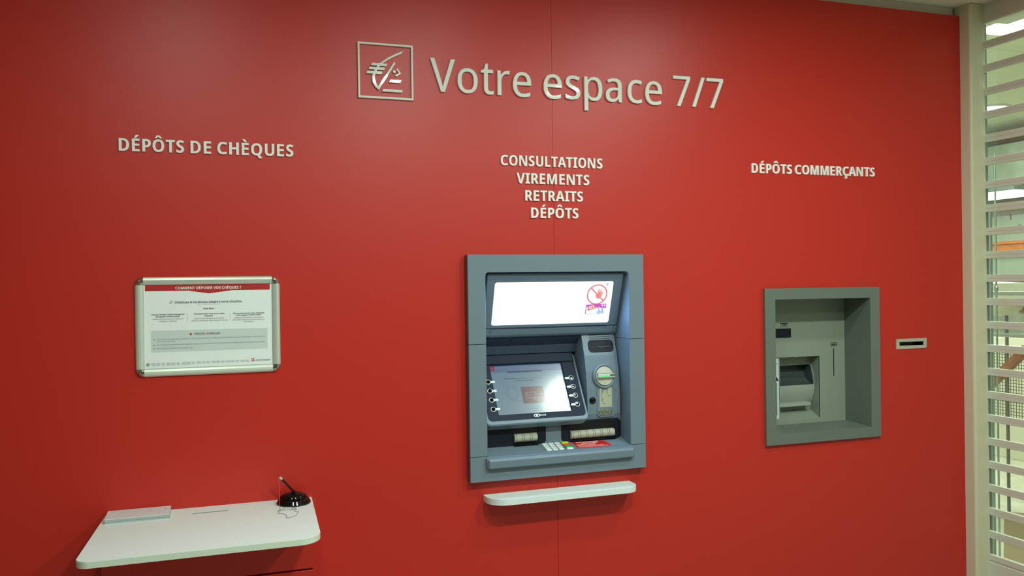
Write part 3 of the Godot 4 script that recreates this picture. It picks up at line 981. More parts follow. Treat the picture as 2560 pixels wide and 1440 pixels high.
	prism(st, rrect(-0.0340, -0.0085, 0.0375, 0.0085, 0.005, 5), 0.012, 0.030, 0.004, K)
	var mouth := obj("card_mouth", st, M.reader_metal, cr)
	st = ms()
	prism(st, rrect(-0.0335, 0.0085, 0.034, 0.0102, 0.0005, 3), 0.012, 0.026, 0.0, K)
	prism(st, rrect(0.014, -0.002, 0.0372, 0.0055, 0.002, 3), 0.0298, 0.0306, 0.0, K)
	obj("card_gap", st, M.grey_dark, cr)
	st = ms()
	prism(st, rrect(-0.0245, -0.0028, 0.0120, -0.0002, 0.0008, 3), 0.0298, 0.0308, 0.0, K)
	obj("led_strip", st, M.led, cr)
	# instruction plate below the reader
	var B: Transform3D = on_col.call(1.4415, 1.1290)
	st = ms()
	ring(st, rrect(-0.0385, -0.0615, 0.0385, 0.0600, 0.018, 6), rrect(-0.0345, -0.0575, 0.0345, 0.0560, 0.015, 6), -0.003, 0.0012, 0.0008, 0.0005, B)
	prism(st, rrect(-0.0345, -0.0575, 0.0345, 0.056, 0.015, 6), -0.003, -0.0002, 0.0, B)
	var pl := obj("reader_plate", st, M.grey, t)
	st = ms()
	prism(st, rrect(-0.0265, -0.0240, 0.0245, 0.0500, 0.001, 3), -0.0002, 0.0006, 0.0, B)
	obj("instruction_sticker", st, M.brushed, pl)
	st = ms()
	for k in [[-0.016, 0.030, -0.010, 0.046], [-0.020, 0.012, -0.017, 0.038], [-0.018, -0.004, -0.013, 0.010], [-0.014, -0.012, -0.004, -0.009], [0.004, 0.026, 0.007, 0.046], [0.008, 0.016, 0.018, 0.020], [-0.008, 0.040, 0.006, 0.044], [-0.020, -0.0285, -0.015, -0.0265], [0.015, -0.0285, 0.020, -0.0265]]:
		prism(st, rect(k[0], k[1], k[2], k[3]), 0.0005, 0.0009, 0.0, B)
	obj("sticker_print", st, M.ink_grey, pl)
	st = ms()
	prism(st, rrect(-0.0325, -0.0560, 0.0320, -0.0290, 0.0125, 6), -0.0002, 0.0035, 0.002, B)
	obj("lens_plate", st, M.steel, pl)
	for lx in [-0.010, 0.012]:
		st = ms()
		lathe(st, [Vector2(0.0085, 0.003), Vector2(0.0085, 0.006), Vector2(0.0065, 0.0065), Vector2(0.005, 0.0045), Vector2(0, 0.0045)], 24, Transform3D(Basis(B.basis.x, B.basis.z, -B.basis.y), B * Vector3(lx, -0.0425, 0)))
		obj("lens", st, M.chrome, pl)
	var D: Transform3D = on_col.call(1.3855, 1.1325)
	st = ms()
	var dome := []
	for i in 9:
		dome.append(Vector2(0.0132 * cos(PI / 2 * i / 8.0), 0.009 * sin(PI / 2 * i / 8.0)))
	lathe(st, dome, 28, Transform3D(Basis(D.basis.x, D.basis.z, -D.basis.y), D.origin))
	obj("camera_dome", st, M.black_gloss, t)
	# screen with its surround, leaning back
	var tl := deg_to_rad(31.0)
	var W := Transform3D(Basis(Vector3.RIGHT, Vector3(0, cos(tl), -sin(tl)), Vector3(0, sin(tl), cos(tl))), Vector3(0, 1.085, 0.005))
	st = ms()
	ring(st, rrect(0.950, -0.0180, 1.3535, 0.262, 0.018, 6), rrect(0.962, -0.0010, 1.3445, 0.261, 0.016, 6), -0.040, 0.0, 0.004, 0.0015, W)
	prism(st, rrect(0.951, -0.017, 1.3525, 0.261, 0.018, 6), -0.040, -0.014, 0.0, W)
	var sr := obj("screen_surround", st, M.grey_light, t)
	st = ms()
	ring(st, rrect(0.9625, -0.0005, 1.3440, 0.2605, 0.016, 6), rrect(1.0050, 0.0230, 1.2930, 0.2230, 0.004, 6), -0.014, -0.0012, 0.0, 0.0012, W, 0.010)
	obj("bezel", st, M.navy, sr)
	st = ms()
	prism(st, rect(0.962, 0.2225, 1.345, 0.262), -0.012, 0.004, 0.003, W)
	obj("bezel_brow", st, M.navy, sr)
	st = ms()
	face(st, [W * Vector3(1.003, 0.0205, -0.0100), W * Vector3(1.295, 0.0205, -0.0100), W * Vector3(1.295, 0.2245, -0.0100), W * Vector3(1.003, 0.2245, -0.0100)], W.basis.z)
	obj("display", st, screen_material(), sr)
	st = ms()
	text(st, "BIENVENUE", FB, 1.053, 0.1655, 0.049, 0.0045, 0.0001, W.translated_local(Vector3(0, 0, -0.0098)))
	text(st, "dans votre espace en libre service", FR, 1.106, 0.1655, 0.100, 0.0030, 0.0001, W.translated_local(Vector3(0, 0, -0.0098)))
	text(st, "la Caisse d'Epargne", FR, 1.092, 0.1560, 0.080, 0.0048, 0.0001, W.translated_local(Vector3(0, 0, -0.0098)))
	obj("screen_text", st, M.ink, sr)
	for k in 8:
		var left := k < 4
		var bx := 0.9870 if left else 1.3190
		var by := 0.1545 - (k % 4) * 0.0363
		st = ms()
		var tb := rrect(bx, by - 0.0042, bx + 0.0265, by + 0.0042, 0.0038, 4) if left else rrect(bx - 0.0265, by - 0.0042, bx, by + 0.0042, 0.0038, 4)
		for u in Geometry2D.merge_polygons(tb, ellipse(bx, by, 0.0098, 0.0098, 24)):
			prism(st, u, -0.0012, -0.0004, 0.0, W)
		var tb_o := obj("key_tab", st, M.tab_white, sr)
		st = ms()
		lathe(st, [Vector2(0.0074, -0.0005), Vector2(0.0072, 0.0020), Vector2(0.006, 0.0032), Vector2(0, 0.0034)], 24, Transform3D(Basis(W.basis.x, W.basis.z, -W.basis.y), W * Vector3(bx, by, 0)))
		obj("screen_key", st, M.black_gloss, sr)
	st = ms()
	text(st, "NCR", FB, 1.163, 0.0085, 0.0230, 0.0062, 0.0003, W.translated_local(Vector3(0, 0, -0.0009)))
	for ex in [1.1450, 1.1535]:
		ring(st, ellipse(ex, 0.0118, 0.0082, 0.0058, 20), ellipse(ex, 0.0118, 0.0048, 0.0034, 20), -0.0012, -0.0007, 0.0, 0.0, W)
	obj("maker_mark", st, M.ink_white, sr)
	# lower fascia with the two dispensers
	st = ms()
	box(st, Vector3(0.950, 0.975, -0.19), Vector3(1.508, 1.075, -0.040), 0.002)
	obj("fascia", st, M.grey, t)
	for bay in [[0.935, 1.1985, 1.0635, 1.0690, 1.1650, 1.0500, 0.9945], [1.2600, 1.5075, 1.0575, 1.2935, 1.4810, 1.0480, 0.9905]]:
		st = ms()
		var o1 := rrect(maxf(bay[0], 0.9495), 0.9800, bay[1], bay[2], 0.018, 6)
		ring(st, o1, rrect(bay[3], bay[6] - 0.004, bay[4], bay[5], 0.009, 6), -0.041, -0.0375, 0.002, 0.002)
		var by2 := obj("dispenser_surround", st, M.bay, t)
		st = ms()
		box(st, Vector3(bay[3] - 0.002, bay[6] - 0.006, -0.0402), Vector3(bay[4] + 0.002, bay[5] + 0.002, -0.0396))
		obj("dispenser_mouth", st, M.dim_black, by2)
		var n := 3 if bay[3] < 1.2 else 6
		var wdt: float = (bay[4] - bay[3] - 0.006) / n
		var yc := 1.0095 if n == 3 else 1.0060
		for k in n:
			st = ms()
			var xa: float = bay[3] + 0.002 + k * wdt
			var ax := Transform3D(Basis(Vector3(0, 1, 0), Vector3(1, 0, 0), Vector3(0, 0, -1)), Vector3(xa, yc, -0.0400))
			var rr := 0.0158
			lathe(st, [Vector2(0, 0.0), Vector2(rr, 0.0005), Vector2(rr, 0.0065), Vector2(rr - 0.0035, 0.0068), Vector2(rr - 0.0035, 0.0080), Vector2(rr, 0.0084), Vector2(rr, wdt - 0.001), Vector2(rr - 0.004, wdt - 0.0004), Vector2(0, wdt)], 28, ax)
			obj("roller", st, M.roller, by2)
		st = ms()
		prism(st, PackedVector2Array([Vector2(-0.039, 0.9915), Vector2(-0.024, 0.9865), Vector2(-0.024, 0.9855), Vector2(-0.039, 0.9895)]), bay[3] + 0.001, bay[4] + 0.004, 0.0, S)
		obj("tray_lip", st, M.dim_black, by2)
	# keypad shelf
	st = ms()
	var ks := PackedVector2Array([Vector2(-0.06, 0.9870), Vector2(0.0480, 0.9595), Vector2(0.0510, 0.9584), Vector2(0.0538, 0.9566), Vector2(0.0560, 0.9540), Vector2(0.0575, 0.9508), Vector2(0.0580, 0.9475), Vector2(0.0565, 0.9275), Vector2(0.0550, 0.9245), Vector2(0.0520, 0.9228), Vector2(0.0342, 0.9240), Vector2(0.0342, 0.966), Vector2(-0.06, 0.966)])
	prism(st, ks, 0.9470, 1.5125, 0.0, S)
	for e in [[0.947, 0.9395], [1.5125, 1.5195]]:
		# tapered ends of the part that stands in front of the surround
		var oa := []
		var ob := []
		for v in [Vector2(0.0345, 0.9625), Vector2(0.0480, 0.9595), Vector2(0.0510, 0.9584), Vector2(0.0538, 0.9566), Vector2(0.0560, 0.9540), Vector2(0.0575, 0.9508), Vector2(0.0580, 0.9475), Vector2(0.0565, 0.9275), Vector2(0.0550, 0.9245), Vector2(0.0520, 0.9228), Vector2(0.0345, 0.9240)]:
			oa.append(Vector3(e[0], v.y, v.x))
			ob.append(Vector3(e[1], lerpf(v.y, 0.944, 0.12), minf(v.x, 0.047)))
		for i in oa.size():
			var j := (i + 1) % oa.size()
			var mid: Vector3 = (oa[i] + oa[j]) / 2 - Vector3(e[0], 0.944, 0.042)
			face(st, [oa[i], oa[j], ob[j], ob[i]], mid + Vector3(0.004 * signf(e[1] - e[0]), 0, 0))
		face(st, ob, Vector3(e[1] - e[0], 0, 0))
	var sh := obj("keypad_shelf", st, M.grey_light, t)
	var sl := atan2(0.027, 0.106)
	var Q := Transform3D(Basis(Vector3.RIGHT, Vector3(0, sin(sl), -cos(sl)), Vector3(0, cos(sl), sin(sl))), Vector3(0, 0.9725, -0.0031))   # local y runs up the shelf
	st = ms()
	prism(st, PackedVector2Array([Vector2(1.1725, -0.0385), Vector2(1.2895, -0.0385), Vector2(1.2895, 0.0400), Vector2(1.1725, 0.0400)]), -0.001, 0.0012, 0.0008, Q)
	var kp := obj("keypad", st, M.keypad_plate, sh)
	var km: ArrayMesh
	st = ms()
	var tops := ["1", "2", "3", "4", "5", "6", "7", "8", "9", "", "0", ""]
	var ink := ms()
	for r in 4:
		for c in 3:
			var kx := 1.1880 + c * 0.0245 - r * 0.0004
			var ky := 0.0262 - r * 0.0170
			st = ms()
			prism(st, ellipse(kx, ky, 0.0108, 0.0072, 20), 0.001, 0.0045, 0.0012, Q)
			obj("number_key", st, M.key_white, kp)
			if tops[r * 3 + c] != "":
				text(ink, tops[r * 3 + c], FB, kx - 0.0022, ky - 0.0035, 0.0042, 0.0070, 0.0002, Q.translated_local(Vector3(0, 0, 0.0046)))
		st = ms()
		var fx := 1.2695
		prism(st, rrect(fx - 0.0130, 0.0262 - r * 0.017 - 0.0068, fx + 0.0130, 0.0262 - r * 0.017 + 0.0068, 0.005, 4), 0.001, 0.0045, 0.0012, Q)
		obj(["yellow_key", "orange_key", "green_key", "blank_key"][r], st, [M.key_yellow, M.key_orange, M.key_green, M.key_white][r], kp)
	obj("key_digits", ink, M.ink, kp)
	st = ms()
	var stk := PackedVector2Array([Vector2(1.3010, -0.0265), Vector2(1.4350, -0.0255), Vector2(1.4395, -0.0220), Vector2(1.4390, -0.0130), Vector2(1.4340, 0.0080), Vector2(1.4235, 0.0225), Vector2(1.4050, 0.0270), Vector2(1.2985, 0.0275)])
	prism(st, stk, -0.0005, 0.0006, 0.0, Q)
	var rk := obj("red_sticker", st, M.red_sticker, sh)
	st = ms()
	var Q2 := Q.translated_local(Vector3(0, 0, 0.0008))
	text(st, "POUR VOTRE SÉCURITÉ", FB, 1.3130, 0.0180, 0.0900, 0.0062, 0.0002, Q2)
	text(st, "TAPEZ À L'ABRI", FB, 1.3300, 0.0090, 0.0660, 0.0058, 0.0002, Q2)
	text(st, "des regards indiscrets", FR, 1.3080, 0.0010, 0.0760, 0.0048, 0.0002, Q2)
	text(st, "lorsque vous composez", FR, 1.3090, -0.0068, 0.0720, 0.0048, 0.0002, Q2)
	text(st, "votre code confidentiel au distributeur", FR, 1.3080, -0.0145, 0.1050, 0.0046, 0.0002, Q2)
	text(st, "cachez le clavier avec votre main", FR, 1.3080, -0.0215, 0.1200, 0.0046, 0.0002, Q2)
	obj("sticker_text", st, M.ink_white, rk)

func glow_mat(c: Color, e: float) -> StandardMaterial3D:
	var m := StandardMaterial3D.new()
	m.albedo_color = c.darkened(0.4)
	m.roughness = 0.4
	m.emission_enabled = true
	m.emission = c
	m.emission_energy_multiplier = e
	return m

# the no-touching sticker on the lit sign: backlit translucent print
func sticker(H: Transform3D, t: Node3D) -> void:
	var base := ms()
	prism(base, PackedVector2Array([Vector2(0.1310, -0.0500), Vector2(0.2205, -0.0480), Vector2(0.2185, 0.0795), Vector2(0.1330, 0.0765)]), -0.0014, -0.0010, 0.0, H)
	var b := obj("warning_sticker", base, glow_mat(Color(0.90, 0.97, 1.0), 1.02), t)
	var red := glow_mat(Color(0.80, 0.36, 0.36), 0.95)
	var z := H.translated_local(Vector3(0, 0, -0.0006))
	var st := ms()
	ring(st, ellipse(0.1738, 0.0306, 0.0420, 0.0405, 40), ellipse(0.1738, 0.0306, 0.0372, 0.0358, 40), -0.0003, 0.0, 0.0, 0.0, z)
	prism(st, PackedVector2Array([Vector2(0.1440, 0.0555), Vector2(0.1475, 0.0588), Vector2(0.2045, 0.0068), Vector2(0.2010, 0.0035)]), -0.0003, 0.0001, 0.0, z)
	obj("prohibition_ring", st, red, b)
	st = ms()
	var hand := PackedVector2Array()
	for v in [[0.1669, 0.0305], [0.1752, 0.0310], [0.1758, 0.0512], [0.1780, 0.0512], [0.1795, 0.0385], [0.1820, 0.0540], [0.1842, 0.0540], [0.1852, 0.0390], [0.1900, 0.0518], [0.1922, 0.0510], [0.1898, 0.0370], [0.1980, 0.0428], [0.2000, 0.0415], [0.1935, 0.0310], [0.1909, 0.0172], [0.1818, 0.0137], [0.1727, 0.0157], [0.1690, 0.0240]]:
		hand.append(Vector2(v[0], v[1]))
	prism(st, hand, -0.0002, 0.0002, 0.0, z)
	obj("hand_print", st, glow_mat(Color(0.86, 0.46, 0.44), 1.0), b)
	st = ms()
	prism(st, PackedVector2Array([Vector2(0.1335, -0.0098), Vector2(0.2171, -0.0061), Vector2(0.2190, -0.0250), Vector2(0.1338, -0.0180)]), -0.0003, 0.0, 0.0, z)
	prism(st, rect(0.1330, -0.0480, 0.1362, -0.0150), -0.0003, 0.0001, 0.0, z)
	obj("purple_print", st, glow_mat(Color(0.66, 0.30, 0.66), 0.9), b)
	st = ms()
	prism(st, PackedVector2Array([Vector2(0.1398, -0.0179), Vector2(0.1740, -0.0085), Vector2(0.1745, -0.0248), Vector2(0.1426, -0.0346)]), -0.0002, 0.0002, 0.0, z)
	obj("red_print", st, red, b)
	st = ms()
	for k in [[0.1445, -0.0190], [0.1520, -0.0165], [0.1600, -0.0145], [0.1475, -0.0255], [0.1550, -0.0235], [0.1640, -0.0215]]:
		prism(st, rrect(k[0], k[1] - 0.0030, k[0] + 0.0058, k[1] + 0.0030, 0.001, 2), 0.0, 0.0003, 0.0, z)
	prism(st, ellipse(0.2010, -0.0130, 0.0035, 0.0050, 14), 0.0, 0.0002, 0.0, z)
	prism(st, ellipse(0.2110, -0.0140, 0.0035, 0.0055, 14), 0.0, 0.0002, 0.0, z)
	obj("pink_print", st, glow_mat(Color(0.97, 0.72, 0.80), 1.0), b)
	st = ms()
	for k in [[0.1880, -0.0240, 0.0050, 0.0060], [0.2030, -0.0270, 0.0052, 0.0060], [0.1900, -0.0400, 0.0080, 0.0090], [0.2040, -0.0390, 0.0070, 0.0080]]:
		prism(st, ellipse(k[0], k[1], k[2], k[3], 16), 0.0, 0.0002, 0.0, z)
	prism(st, rect(0.1420, -0.0485, 0.1960, -0.0465), -0.0003, 0.0002, 0.0, z)
	prism(st, rect(0.2070, 0.0660, 0.2150, 0.0752), -0.0003, 0.0001, 0.0, z)
	obj("blue_print", st, glow_mat(Color(0.60, 0.66, 0.90), 0.95), b)

func screen_material() -> StandardMaterial3D:
	var w := 640
	var h := 448
	var im := Image.create(w, h, false, Image.FORMAT_RGB8)
	im.fill(Color(0.44, 0.54, 0.60))
	for y in h:
		for x in w:
			var c := Color(0.40, 0.51, 0.585)
			c = c.lerp(Color(0.53, 0.62, 0.64), clampf(x / 640.0 * 0.5 + y / 448.0 * 0.6, 0, 1))
			if y < 58:
				c = Color(0.36, 0.44, 0.56).lerp(Color(0.45, 0.53, 0.62), x / 640.0)
			im.set_pixel(x, y, c)
	im.fill_rect(Rect2i(0, 58, 640, 3), Color(0.26, 0.31, 0.38))
	for i in 14:
		im.fill_rect(Rect2i(142 + i, 58 + i, 318 - 2 * i, 1), Color(0.28, 0.31, 0.38))
	im.fill_rect(Rect2i(4, 6, 40, 42), Color(0.52, 0.20, 0.28))
	im.fill_rect(Rect2i(14, 16, 20, 22), Color(0.58, 0.27, 0.34))
	# card-insert picture: rounded dark red plate with a pale outline of a card and hand
	for y in range(202, 352):
		for x in range(236, 432):
			var d := Vector2(maxf(absf(x - 334.0) - 84.0, 0.0), maxf(absf(y - 277.0) - 61.0, 0.0)).length()
			if d < 14.0:
				im.set_pixel(x, y, Color(0.42, 0.36, 0.37).lerp(Color(0.47, 0.36, 0.35), (x - 236) / 196.0))
	var line := Color(0.62, 0.60, 0.60)
	for r in [[286, 252, 70, 3], [286, 302, 60, 3], [284, 252, 3, 52], [354, 252, 3, 20], [354, 272, 60, 3], [272, 248, 3, 62], [344, 296, 44, 3], [350, 306, 34, 3], [350, 318, 30, 3], [356, 330, 26, 3], [340, 300, 3, 22], [386, 298, 3, 30]]:
		im.fill_rect(Rect2i(r[0], r[1], r[2], r[3]), line)
	im.fill_rect(Rect2i(300, 272, 8, 8), line)
	im.fill_rect(Rect2i(262, 398, 120, 3), Color(0.42, 0.46, 0.48))
	im.fill_rect(Rect2i(296, 412, 60, 2), Color(0.47, 0.51, 0.53))
	for y in range(190, 320):
		for x in range(110, 230):
			var e := absf(Vector2((x - 160) / 48.0, (y - 250) / 56.0).length() - 1.0)
			if e < 0.16:
				im.set_pixel(x, y, im.get_pixel(x, y).darkened(0.06))
	im.fill_rect(Rect2i(140, 320, 110, 4), Color(0.42, 0.49, 0.52))
	var m := StandardMaterial3D.new()
	m.resource_name = "display"
	m.albedo_color = Color(0.05, 0.06, 0.07)
	m.roughness = 0.10
	m.clearcoat_enabled = true
	m.clearcoat = 1.0
	m.clearcoat_roughness = 0.16
	m.emission_enabled = true
	m.emission_texture = ImageTexture.create_from_image(im)
	m.emission = Color.WHITE
	m.emission_operator = BaseMaterial3D.EMISSION_OP_MULTIPLY
	m.emission_energy_multiplier = 0.75
	return m

# ---------------------------------------------------------------- small shelf under the machine
func shelf() -> void:
	var y := 0.8225
	var t := thing("bag_shelf", "narrow white shelf with rounded ends under the cash machine", "shelf", Vector3(1.23, y - 0.022, 0))
	var o := PackedVector2Array([Vector2(0.9385, 0.0), Vector2(1.5205, 0.0)])
	o.append(Vector2(1.5205, 0.045))
	for i in 25:
		var a := PI / 2 * i / 24.0
		o.append(Vector2(1.4655 + 0.055 * cos(a), 0.045 + 0.050 * sin(a)))
	for i in 25:
		var a2 := PI / 2 + PI / 2 * i / 24.0
		o.append(Vector2(1.0035 + 0.065 * cos(a2), 0.030 + 0.065 * sin(a2)))
	var st := ms()
	prism(st, o, -0.022, 0.0, 0.0008, Transform3D(Basis(Vector3.RIGHT, Vector3.BACK, Vector3.UP), Vector3(0, y, 0)))
	obj("shelf_board", st, M.white, t)
	st = ms()
	box(st, Vector3(0.940, y - 0.001, 0.0), Vector3(1.519, y + 0.0012, 0.005), 0.0004)
	obj("back_seal", st, M.brushed, t)

# ---------------------------------------------------------------- recessed deposit unit
func deposit_machine() -> void:
	var t := thing("deposit_machine", "grey recessed cash deposit unit with a drum hatch, right of the cash machine", "deposit machine", Vector3(2.4175, 0.911, 0))
	var zf := 0.016
	var zb := -0.144
	var st := ms()
	ring(st, rect(2.1305, 0.9110, 2.7045, 1.5450), rect(2.1795, 0.9545, 2.6545, 1.4995), 0.0, zf, 0.0012, 0.0006)
	obj("surround", st, M.grey_deposit, t)
	st = ms()
	var A := rect(2.1795, 0.9545, 2.6545, 1.4995)
	var B := rect(2.1795, 0.9620, 2.6535, 1.4955)
	for i in 4:
		var j := (i + 1) % 4
		var mid := (A[i] + A[j]) / 2
		var inw := Vector3(2.417 - mid.x, 1.227 - mid.y, 0)
		face(st, [Vector3(A[i].x, A[i].y, 0.001), Vector3(A[j].x, A[j].y, 0.001), Vector3(B[j].x, B[j].y, zb), Vector3(B[i].x, B[i].y, zb)], inw)
	obj("recess_lining", st, M.grey_deposit, t)
	# back plate around the hatch
	var hx0 := 2.205
	var hx1 := 2.5185
	var hy0 := 0.9800
	var hy1 := 1.2485
	st = ms()
	box(st, Vector3(2.17, hy1, zb - 0.004), Vector3(2.66, 1.5, zb))
	box(st, Vector3(2.17, 0.955, zb - 0.004), Vector3(2.66, hy0, zb))
	box(st, Vector3(2.17, hy0, zb - 0.004), Vector3(hx0, hy1, zb))
	box(st, Vector3(hx1, hy0, zb - 0.004), Vector3(2.66, hy1, zb))
	var bp := obj("back_plate", st, M.deposit_plate, t)
	# hatch well
	var zw := zb - 0.068
	st = ms()
	face(st, [Vector3(hx1, hy0, zb), Vector3(hx1, hy1, zb), Vector3(hx1, hy1, zw), Vector3(hx1, 1.010, zw)], Vector3.LEFT)
	face(st, [Vector3(hx0, hy0, zb), Vector3(hx0, hy1, zb), Vector3(hx0, hy1, zw), Vector3(hx0, 1.010, zw)], Vector3.RIGHT)
	face(st, [Vector3(hx0, hy1, zb), Vector3(hx1, hy1, zb), Vector3(hx1, hy1, zw), Vector3(hx0, hy1, zw)], Vector3.DOWN)
	face(st, [Vector3(hx0, hy0, zb), Vector3(hx1, hy0, zb), Vector3(hx1, 1.010, zw), Vector3(hx0, 1.010, zw)], Vector3.UP)
	face(st, [Vector3(hx0, 1.0, zw), Vector3(hx1, 1.0, zw), Vector3(hx1, 1.040, zw), Vector3(hx0, 1.040, zw)], Vector3.BACK)
	face(st, [Vector3(hx0, 1.210, zw + 0.008), Vector3(hx1, 1.210, zw + 0.008), Vector3(hx1, hy1, zw + 0.008), Vector3(hx0, hy1, zw + 0.008)], Vector3.BACK)
	obj("hatch_well", st, M.deposit_plate, t)
	# drum: closed lower shell, open upper half with a dark pocket, rim at its right end
	var R := 0.155
	var cz := zb - 0.030 - R
	var cy := 1.125
	var pt := func(x: float, a: float, r: float) -> Vector3: return Vector3(x, cy + r * sin(a), cz + r * cos(a))
	var a0 := -0.58
	var a1 := -0.015
	var a2 := 0.575
	var xr := 2.5130
	st = ms()
	for i in 12:
		var u := lerpf(a0, a1, i / 12.0)
		var v := lerpf(a0, a1, (i + 1) / 12.0)
		var nu := Vector3(0, sin(u), cos(u))
		var nv := Vector3(0, sin(v), cos(v))
		tri(st, pt.call(hx0, u, R), pt.call(xr, u, R), pt.call(xr, v, R), nu, nu, nv)
		tri(st, pt.call(hx0, u, R), pt.call(xr, v, R), pt.call(hx0, v, R), nu, nv, nv)
	face(st, [pt.call(hx0, a1, R), pt.call(xr, a1, R), pt.call(xr, a1, R - 0.004), pt.call(hx0, a1, R - 0.004)], Vector3.UP)
	var drum := obj("drum_shell", st, M.drum, t)
	st = ms()
	for i in 16:
		var u2 := lerpf(a0, a2, i / 16.0)
		var v2 := lerpf(a0, a2, (i + 1) / 16.0)
		face(st, [pt.call(xr, u2, R), pt.call(xr, v2, R), pt.call(xr + 0.003, v2, R), pt.call(xr + 0.003, u2, R)], Vector3(0, sin(u2), cos(u2)))
		face(st, [pt.call(xr, u2, R), pt.call(xr, v2, R), pt.call(xr, v2, R - 0.004), pt.call(xr, u2, R - 0.004)], Vector3.LEFT)
		face(st, [pt.call(xr + 0.003, u2, R), pt.call(xr + 0.003, v2, R), pt.call(xr + 0.003, v2, R - 0.05), pt.call(xr + 0.003, u2, R - 0.05)], Vector3.RIGHT)
	box(st, Vector3(hx0, 1.2085, zb - 0.062), Vector3(xr, 1.2115, zb - 0.055))
	obj("drum_rim", st, M.drum, t)
	st = ms()
	for i in 8:
		var u3 := PI * 0.02 + (PI * 0.55) * i / 8.0
		var v3 := PI * 0.02 + (PI * 0.55) * (i + 1) / 8.0
		var q := func(x: float, a: float) -> Vector3: return Vector3(x, 1.1225 + 0.092 * (1.0 - cos(a)) * 0.95, zb - 0.034 - 0.075 * sin(a))
		face(st, [q.call(hx0, u3), q.call(xr, u3), q.call(xr, v3), q.call(hx0, v3)], Vector3(0, 0.6, 1))
	face(st, [Vector3(xr, 1.115, zb - 0.034), Vector3(xr, 1.21, zb - 0.058), Vector3(xr, 1.21, zb - 0.13), Vector3(xr, 1.115, zb - 0.13)], Vector3.LEFT)
	obj("drum_pocket", st, M.cavity, t)
	st = ms()
	var S := Transform3D(Basis(Vector3(0, 0, 1), Vector3(0, 1, 0), Vector3(1, 0, 0)), Vector3.ZERO)
	prism(st, PackedVector2Array([Vector2(-0.206, 1.049), Vector2(-0.172, 1.0455), Vector2(-0.168, 1.044), Vector2(-0.167, 1.034), Vector2(-0.170, 1.031), Vector2(-0.206, 1.036)]), hx0, 2.490, 0.0, S)
	obj("drum_handle", st, M.drum, t)
	# label strip left of the hatch, reader slot, pictograms and slit
	st = ms()
	prism(st, rrect(2.235, 0.981, 2.3125, 1.2475, 0.008, 5), zb, zb + 0.0012, 0.0)
	var lb := obj("label_strip", st, M.paper_grey, t)
	st = ms()
	ring(st, rrect(2.237, 0.983, 2.3112, 1.2462, 0.008, 5), rrect(2.2395, 0.9855, 2.3087, 1.2437, 0.006, 5), zb + 0.0011, zb + 0.0016)
	prism(st, PackedVector2Array([Vector2(2.2880, 1.1500), Vector2(2.3060, 1.1500), Vector2(2.2970, 1.1690)]), zb + 0.0011, zb + 0.0016)
	prism(st, rect(2.262, 1.222, 2.300, 1.2245), zb + 0.0011, zb + 0.0016)
	prism(st, rect(2.2955, 1.005, 2.2975, 1.140), zb + 0.0011, zb + 0.0016)
	obj("label_print", st, M.dark_line, lb)
	st = ms()
	ring(st, rect(2.262, 1.3330, 2.3725, 1.3720), rect(2.268, 1.3380, 2.3680, 1.3670), zb, zb + 0.0015)
	box(st, Vector3(2.267, 1.337, zb), Vector3(2.369, 1.368, zb + 0.0004))
	var cs := obj("reader_slot", st, M.bay, t)
	st = ms()
	for yy in [1.3600, 1.3520, 1.3440]:
		box(st, Vector3(2.290, yy, zb), Vector3(2.356, yy + 0.0012, zb + 0.0010))
	obj("slot_rib", st, M.dim_black, cs)
	st = ms()
	ring(st, rect(2.3200, 1.3815, 2.3565, 1.3955), rect(2.3212, 1.3827, 2.3553, 1.3943), zb, zb + 0.0006)
	prism(st, rect(2.3212, 1.3915, 2.3553, 1.3943), zb, zb + 0.0006)
	ring(st, ellipse(2.3350, 1.3880, 0.0055, 0.0052, 16), ellipse(2.3350, 1.3880, 0.0034, 0.0032, 16), zb, zb + 0.0008)
	prism(st, rect(2.3430, 1.3835, 2.3465, 1.3915), zb, zb + 0.0007)
	obj("coin_pictogram", st, M.dark_line, bp)
	st = ms()
	ring(st, rect(2.5790, 1.2885, 2.6140, 1.3035), rect(2.5802, 1.2897, 2.6128, 1.3023), zb, zb + 0.0006)
	prism(st, rect(2.5825, 1.2915, 2.6040, 1.2955), zb, zb + 0.0007)
	prism(st, rect(2.5850, 1.2970, 2.6100, 1.2990), zb, zb + 0.0007)
	prism(st, PackedVector2Array([Vector2(2.6060, 1.2915), Vector2(2.6110, 1.2915), Vector2(2.6085, 1.2965)]), zb, zb + 0.0007)
	obj("receipt_pictogram", st, M.dark_line, bp)
	st = ms()
	box(st, Vector3(2.5925, 1.1560, zb), Vector3(2.5962, 1.2780, zb + 0.0006))
	obj("receipt_slit", st, M.black, bp)

func letter_slot() -> void:
	var t := thing("letter_slot", "small metal letter slot with mitred frame near the right end of the red wall", "letter slot", Vector3(2.884, 1.276, 0))
	var o := rect(2.802, 1.2755, 2.9665, 1.3190)
	var i := rect(2.8185, 1.2895, 2.9500, 1.3055)
	var c := 0.0005
	for k in 4:
		var j := (k + 1) % 4
		var e := (o[j] - o[k]).normalized() * c
		var st := ms()
		prism(st, PackedVector2Array([o[k] + e, o[j] - e, i[j] - e, i[k] + e]), 0.0, 0.004, 0.0006)
		obj("frame_piece", st, M.brushed, t)
	var st2 := ms()
	box(st2, Vector3(2.8165, 1.2865, -0.030), Vector3(2.9515, 1.3085, -0.0285))
	box(st2, Vector3(2.8165, 1.2865, -0.030), Vector3(2.9515, 1.2885, 0.0))
	box(st2, Vector3(2.8165, 1.3065, -0.030), Vector3(2.9515, 1.3085, 0.0))
	box(st2, Vector3(2.8165, 1.2865, -0.030), Vector3(2.8185, 1.3085, 0.0))
	box(st2, Vector3(2.9495, 1.2865, -0.030), Vector3(2.9515, 1.3085, 0.0))
	obj("slot_throat", st2, M.black, t)

